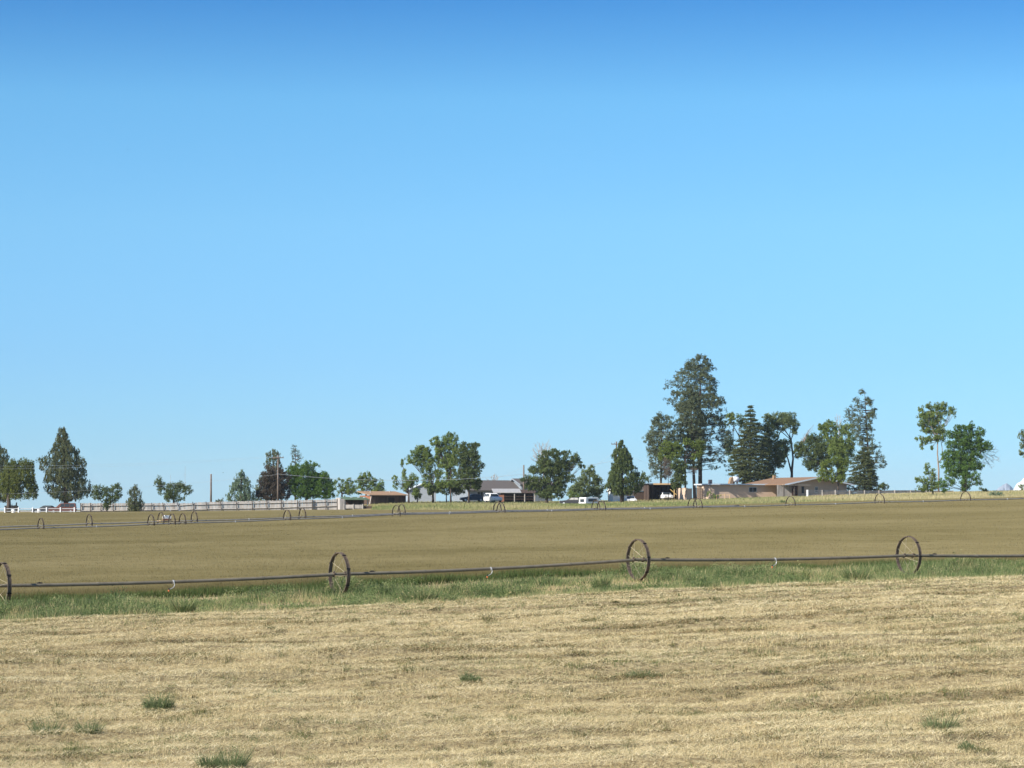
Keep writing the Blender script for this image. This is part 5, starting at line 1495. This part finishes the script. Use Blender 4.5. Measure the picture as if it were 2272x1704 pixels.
# ------------------------------------------------------------------ vehicles
def car(label, reg, x, Y, rz, paint, style, name="parked_car", cat="car", group="vehicles parked on the farm", sink=0.0):
    px, _ = zp(reg, x, 0)
    X = at(px, 1100, Y).x
    root = thing(name, label, cat, (X, Y, g1(X, Y) - sink), rz, group)
    if style == "suv":
        L, W_ = 4.7, 1.85
        low = [(-2.3, .38), (2.28, .38), (2.36, .60), (2.32, .92), (1.15, 1.06), (-2.3, 1.04), (-2.36, .65)]
        cab = [(-2.26, 1.02), (1.05, 1.04), (.42, 1.66), (.2, 1.74), (-2.0, 1.76), (-2.2, 1.66)]
        wins = [(-2.02, -1.28), (-1.18, -.42), (-.32, .42)]
    else:
        L, W_ = 4.6, 1.78
        low = [(-2.25, .32), (2.22, .32), (2.30, .55), (2.22, .80), (1.0, .93), (-1.35, .95), (-2.22, .92), (-2.3, .6)]
        cab = [(-1.6, .92), (1.0, .92), (.25, 1.38), (-.1, 1.43), (-.9, 1.42), (-1.2, 1.32)]
        wins = [(-1.15, -.45), (-.35, .45)]
    y = W_ / 2
    m = MB(); m.prism(low, -y, y)
    nb = len(m.v)
    n = len(cab)
    zc0, zc1 = cab[0][1], max(q[1] for q in cab)
    vs = []
    for sgn in (-1, 1):
        for cx, cz in cab:
            tp = (cz - zc0) / (zc1 - zc0)
            vs.append((cx, sgn * (y - .04 - .18 * tp), cz))
    m.add(vs, [tuple(range(n)), tuple(range(2 * n - 1, n - 1, -1))] + [(i, n + i, n + (i + 1) % n, (i + 1) % n) for i in range(n)])
    body = m.build("body", paint, root)
    bv = body.modifiers.new("bevel", 'BEVEL'); bv.width = .05; bv.segments = 2
    z0, z1 = zc0 + .08, zc1 - .12
    for sgn in (-1, 1):
        for wi, (xa, xb) in enumerate(wins):
            def yy(z): return sgn * (y - .04 - .18 * (z - zc0) / (zc1 - zc0) + .008)
            xb2 = xb - (.30 if wi == len(wins) - 1 else 0)
            q = [(xa, yy(z0), z0), (xb, yy(z0), z0), (xb2, yy(z1), z1), (xa + (.1 if wi == 0 else 0), yy(z1), z1)]
            q2 = [(a, b - sgn * .03, c) for a, b, c in q]
            MB().add(q + q2, [(0, 1, 2, 3), (7, 6, 5, 4), (0, 4, 5, 1), (1, 5, 6, 2), (2, 6, 7, 3), (3, 7, 4, 0)]).build("side_window", M_glass, root)
    def slope_glass(pa, pb, nm):
        (xa, za), (xb, zb) = pa, pb
        d = Vector((zb - za, 0, xa - xb)).normalized()
        if d.z < 0: d = -d
        ya = y - .16; yb = y - .28
        a = Vector((xa, 0, za)).lerp(Vector((xb, 0, zb)), .12); b = Vector((xa, 0, za)).lerp(Vector((xb, 0, zb)), .9)
        q = [a + Vector((0, -ya, 0)), a + Vector((0, ya, 0)), b + Vector((0, yb, 0)), b + Vector((0, -yb, 0))]
        q = [v + d * .012 for v in q]; q2 = [v - d * .04 for v in q]
        MB().add(q + q2, [(0, 1, 2, 3), (7, 6, 5, 4), (0, 4, 5, 1), (1, 5, 6, 2), (2, 6, 7, 3), (3, 7, 4, 0)]).build(nm, M_glass, root)
    slope_glass(cab[1], cab[2], "windshield")
    slope_glass(cab[0], cab[-1], "rear_window")
    for xw in (-1.4, 1.45):
        for sgn in (-1, 1):
            t = MB().tube([(xw, sgn * (y - .2), .34), (xw, sgn * (y - .02), .34)], .34, 18).build("wheel", M_tyre, root)
            MB().tube([(xw, sgn * (y - .03), .34), (xw, sgn * (y + .005), .34)], .2, 14).build("rim", M_silver, t)
    fx = low[2][0]
    for sgn in (-1, 1):
        MB().box(fx - .08, fx + .012, sgn * (y - .32) - .16, sgn * (y - .32) + .16, .62, .78).build("headlight", M_silver, root)
        MB().box(-fx - .012, -fx + .06, sgn * (y - .22) - .08, sgn * (y - .22) + .08, .66, .86).build("tail_light", M_orange, root)
    MB().box(fx - .1, fx + .05, -y + .1, y - .1, .36, .52).build("bumper", M_greyrail, root)
    return root
car("white SUV parked beside the open pole shed, front towards the field", 4, 628, 474, R(-68), M_carwhite, "suv", "white_suv", "SUV")
car("dark blue car under the dark elm before the grey house", 4, 380, 482, R(190), M_carblue, "sedan")
car("black car standing in the tall grass beside the wide dark tree", 4, 1615, 462, R(160), M_carblack, "sedan", sink=.2)
car("white car parked inside the open carport", 5, 980, 481.5, R(-80), M_carwhite, "sedan")
car("reddish brown car behind the white rail fence under the tall juniper", 1, 770, 446, R(185), M_carbrown, "suv")
car("dark car seen between the white fence rails left of the brown one", 1, 560, 448, R(175), M_carblack, "sedan", sink=.1)
car("white car seen end-on behind the trunks of the cedar", 5, 545, 478, R(-85), M_carwhite, "sedan", sink=.5)
def camper():
    p = zat(4, 1770, 1095, 446); p.z = g1(p.x, p.y)
    root = thing("camper_shell", "white camper shell with one window lying in the tall grass", "camper", p, R(36))
    h = zat(4, 1770, 1015, 446).z - p.z
    m = MB().prism([(-.1, -.1), (3.0, -.1), (2.75, h - .06), (2.6, h), (.08, h), (.0, h - .06)], 0, 1.9)
    o = m.build("shell", M_whitep, root)
    bv = o.modifiers.new("bevel", 'BEVEL'); bv.width = .06; bv.segments = 2
    f = MB().box(-.14, -.04, .45, 1.45, h * .40, h * .78).build("window", M_lug, root)
    MB().box(-.16, -.141, .52, 1.38, h * .44, h * .74).build("pane", M_glass, f)
    MB().box(.5, 2.3, -.05, -.003, h * .45, h * .8).build("side_window", M_glass, root)
    MB().box(-.12, 3.0, -.06, 1.96, h * .18, h * .24).build("rub_rail", M_greyrail, root)
camper()
def barrel(x, y_, Y, m, lab):
    p = zat(1, x, y_, Y); g = g1(p.x, Y)
    root = thing("barrel", lab, "barrel", (p.x, Y, g), 0)
    MB().tube([(0, 0, 0), (0, 0, .25), (0, 0, .65), (0, 0, .9)], [.28, .31, .31, .28], 14).build("drum", m, root)
    MB().tube([(0, 0, .901), (0, 0, .94)], .26, 14).build("lid", M_orange if 'orange' in lab else M_whiterail, root)
barrel(165, 1190, 440, M_whitep, "white barrel behind the fence below the willow trunk")
barrel(478, 1195, 440, M_whitep, "white barrel with an orange lid between the fence posts near the dark car")
def tractor():
    p = zat(1, 165, 1145, 470); g = g1(p.x, p.y)
    root = thing("garden_tractor", "small dark tractor with an upright seat behind the willow trunk", "tractor", (p.x, p.y, g), R(180))
    MB().prism([(-.3, .4), (1.5, .4), (1.55, .9), (.2, 1.0), (-.3, .7)], -.35, .35).build("body", M_carblack, root)
    MB().prism([(-.55, .6), (-.1, .6), (-.1, .75), (-.4, .78), (-.5, 1.5), (-.62, 1.5)], -.28, .28).build("seat", M_carblack, root)
    for x, r in ((-.35, .5), (1.25, .32)):
        for s_ in (-1, 1):
            MB().tube([(x, s_ * .4, r), (x, s_ * .62, r)], r, 16).build("wheel", M_tyre, root)
    MB().tube([(.35, 0, 1.0), (.15, 0, 1.3)], .03, 6).build("steering_column", M_lug, root)
tractor()

# ------------------------------------------------------------------ weeds standing in the mown field
def weed(px, py, Y, w_, h_, label, m=L_fieldweed, n=900, name="weed_clump", up=.6, leaf=.05):
    X = at(px, py, Y).x
    z = float(gnd(np.array([X]), np.array([Y]))[0])
    root = thing(name, label, "weed", (X, Y, z), 0, "weeds in the mown field" if py > 1400 else "clumps along the ditch")
    k = n
    a = rng.uniform(0, 2 * np.pi, k); r = rng.uniform(0, 1, k) ** .5
    bx, by = np.cos(a) * r * w_ / 2 * .6, np.sin(a) * r * w_ / 2 * .5
    hh = h_ * (1 - .55 * r ** 2) * rng.uniform(.25, 1.25, k) * (.5 + .9 * vnoise(np.cos(a) * r * 2.5 + px, np.sin(a) * r * 2.5, 99))
    base = np.stack([bx, by, np.full(k, -.02)], 1)
    Vt, Fc, T = blades(base, hh, rng.uniform(.008, .02, k) * (Y / 45), .35 + .5 * r, np.clip(rng.normal(.4, .25, k), 0, 1), a + rng.normal(0, .5, k))
    link("stems", np_mesh("stems", Vt, Fc, 3, T), m, root)
    c = np.stack([np.cos(a) * r * w_ / 2, np.sin(a) * r * w_ / 2 * .7, hh * rng.uniform(.3, 1, k)], 1)
    Vt, Fc, T = leaves(c, leaf * (Y / 45) * rng.uniform(.6, 1.3, k), .5, np.clip(rng.normal(.5, .28, k), 0, 1))
    link("leaves", np_mesh("leaves", Vt, Fc, 4, T), m, root)
def Yg(px, py):
    """depth at which the sight line meets the ground"""
    Y = np.linspace(24, 130, 2200)
    P = np.array([tuple(at(px, py, float(y))) for y in (24.0, 130.0)])
    d = P[1] - P[0]
    X = P[0, 0] + d[0] * (Y - 24) / 106; Z = P[0, 2] + d[2] * (Y - 24) / 106
    g = gnd(X, Y)
    i = int(np.argmax(Z < g))
    i2 = np.where(Z < g)[0]
    return float(Y[i2[-1]]) if len(i2) else 40.0
for px, py, wpx, hpx, lab in [
    (1045, 1522, 50, 26, "dark green round weed clump alone in the middle of the mown field"),
    (352, 1578, 78, 34, "dull green weed clump with a dark right side in the mown field, left"),
    (105, 1640, 90, 36, "soft green weed patch nearest the left edge in the mown field"),
    (195, 1640, 80, 30, "low green weed patch right of the softer one near the left edge"),
    (512, 1712, 60, 56, "tall leafy green weed at the bottom edge of the picture"),
    (465, 1710, 70, 30, "sparse green weed beside the tall one at the bottom edge"),
    (2090, 1628, 110, 38, "thin straggly green weed in the mown field near the right edge"),
    (620, 1540, 90, 18, "low flat dull weed patch left of the dark round clump"),
    (2145, 1668, 40, 24, "small bluish weed near the bottom right corner"),
    (1420, 1505, 110, 16, "low green strip of weeds right of the dark round clump")]:
    # depth along the ground
    lo, hi = 24.0, 120.0
    for _ in range(40):
        mid = (lo + hi) / 2
        p = at(px, py, mid)
        if p.z > g1(p.x, mid): lo = mid
        else: hi = mid
    Y = (lo + hi) / 2
    k = mpp(Y)
    thin = "thin" in lab or "sparse" in lab or "soft" in lab or "low" in lab
    weed(px, py, Y, wpx * k, hpx * k * 1.25, lab, n=420 if thin else 700, leaf=.032 if not thin else .026)
for px, py, wpx, hpx, lab, m in [
    (1772, 1292, 34, 44, "dry olive tuft of upright grass in the ditch", M_tall),
    (1332, 1308, 30, 40, "dark upright weed in the ditch left of the middle wheel", M_ditch),
    (405, 1362, 46, 56, "tall dark green weed clump in the ditch on the left", M_ditch),
    (290, 1368, 80, 44, "wide blue-green weed clump in the ditch on the left", M_ditch),
    (935, 1338, 110, 50, "broad green weed mass in the ditch right of the left wheel", M_ditch),
    (1150, 1322, 60, 40, "dark green weed clump in the ditch below the sprinkler", M_ditch),
    (1900, 1290, 70, 44, "deep green weed clump in the ditch left of the right wheel", M_ditch),
    (2125, 1272, 40, 36, "green tuft in the ditch right of the right wheel", M_ditch),
    (130, 1372, 60, 34, "low green weed clump in the ditch near the left edge", M_ditch),
    (1540, 1298, 70, 36, "green weed clump in the ditch right of the middle wheel", M_ditch),
    (1416, 1285, 90, 44, "grassy green clump hiding the foot of the middle wheel", M_ditch), (765, 1322, 90, 40, "grassy green clump hiding the foot of the left whole wheel", M_ditch)]:
    lo, hi = 24.0, 130.0
    for _ in range(40):
        mid = (lo + hi) / 2
        p = at(px, py, mid)
        if p.z > g1(p.x, mid) - .1: lo = mid
        else: hi = mid
    Y = (lo + hi) / 2
    weed(px, py, Y, wpx * mpp(Y), hpx * mpp(Y), lab, m, 1100, leaf=.032)

# ------------------------------------------------------------------ birds
def bird(px, py, Y, lab):
    p = at(px, py, Y)
    m = MB()
    m.tube([(-.16, 0, 0), (-.08, 0, 0), (.04, 0, .01), (.12, 0, .02), (.17, 0, .02)], [.012, .035, .05, .03, .006], 8)
    for s_ in (-1, 1):
        a = [Vector((.08, s_ * .03, .02)), Vector((-.05, s_ * .03, .02)), Vector((-.08, s_ * .20, .10)), Vector((.02, s_ * .36, .06)), Vector((.07, s_ * .20, .11))]
        m.add(a + [v + Vector((0, 0, .012)) for v in a], [(0, 1, 2, 3, 4), (9, 8, 7, 6, 5)] + [(i, 5 + i, 5 + (i + 1) % 5, (i + 1) % 5) for i in range(5)])
    m.add([Vector(v) for v in ((-.14, -.02, 0), (-.14, .02, 0), (-.24, .05, 0), (-.24, -.05, 0), (-.14, -.02, .01), (-.14, .02, .01), (-.24, .05, .01), (-.24, -.05, .01))],
          [(0, 1, 2, 3), (7, 6, 5, 4), (0, 4, 5, 1), (1, 5, 6, 2), (2, 6, 7, 3), (3, 7, 4, 0)])
    o = m.build("bird", M_lug, None)
    o.location = p; o.rotation_euler = (0, 0, R(25)); o.scale = (.4, .4, .4)
    tag(o, lab, "bird")
bird(495, 1049, 300, "tiny dark bird flying low beside the bare wooden pole")
bird(283, 332, 260, "tiny dark bird high in the empty blue sky on the left")

# ------------------------------------------------------------------ mountains
def mountain(name, px0, px1, pk, base_py, Y, prof, m, seed):
    """ridge outline given as (px, py); built as a solid ridge with slopes front and back"""
    n, d = 60, 22
    xs = np.linspace(px0, px1, n)
    tops = np.interp(xs, [q[0] for q in prof], [q[1] for q in prof])
    Vt = []
    for j in range(d):
        v = j / (d - 1) * 2 - 1
        for i in range(n):
            p = at(xs[i], tops[i], Y)
            hgt = p.z + 16
            fall = max(0, 1 - abs(v)) ** .8
            nz = (fbm(np.array([i * .35]), np.array([j * .5]), seed, 3)[0] - .5) * .35 * fall * hgt * min(1, abs(v) * 3)
            Vt.append((p.x * (1 + v * .06), Y * (1 + v * .06), -16 + hgt * fall + nz))
    i = np.arange(n * d).reshape(d, n)
    Fc = np.stack([i[:-1, :-1], i[:-1, 1:], i[1:, 1:], i[1:, :-1]], -1).reshape(-1, 4)
    o = link(name, np_mesh(name, np.array(Vt), Fc, 4, smooth=True), m)
    tag(o, kind="structure")
mountain("hills", 2190, 2270, None, 1090, 7000, [(2190, 1096), (2205, 1088), (2215, 1080), (2226, 1072), (2233, 1069), (2243, 1076), (2256, 1090), (2270, 1096)], M_rock, 3)
mountain("mountain", 2235, 2420, None, 1090, 6000, [(2235, 1098), (2247, 1086), (2256, 1070), (2266, 1064), (2280, 1050), (2310, 1030), (2340, 1040), (2380, 1070), (2420, 1098)], M_snow, 5)

# ------------------------------------------------------------------ air
def build_haze():
    o = MB().box(-6200, 6200, -400, 9200, -40, 125).build("haze", None, None)
    m = bpy.data.materials.new("haze_air"); m.use_nodes = True
    t = m.node_tree
    t.nodes.remove(t.nodes["Principled BSDF"])
    v = t.nodes.new("ShaderNodeVolumePrincipled")
    v.inputs["Color"].default_value = (.72, .86, 1.0, 1)
    v.inputs["Density"].default_value = 0.00006
    t.links.new(v.outputs[0], t.nodes["Material Output"].inputs["Volume"])
    o.data.materials.append(m)
    tag(o, kind="stuff")
build_haze()
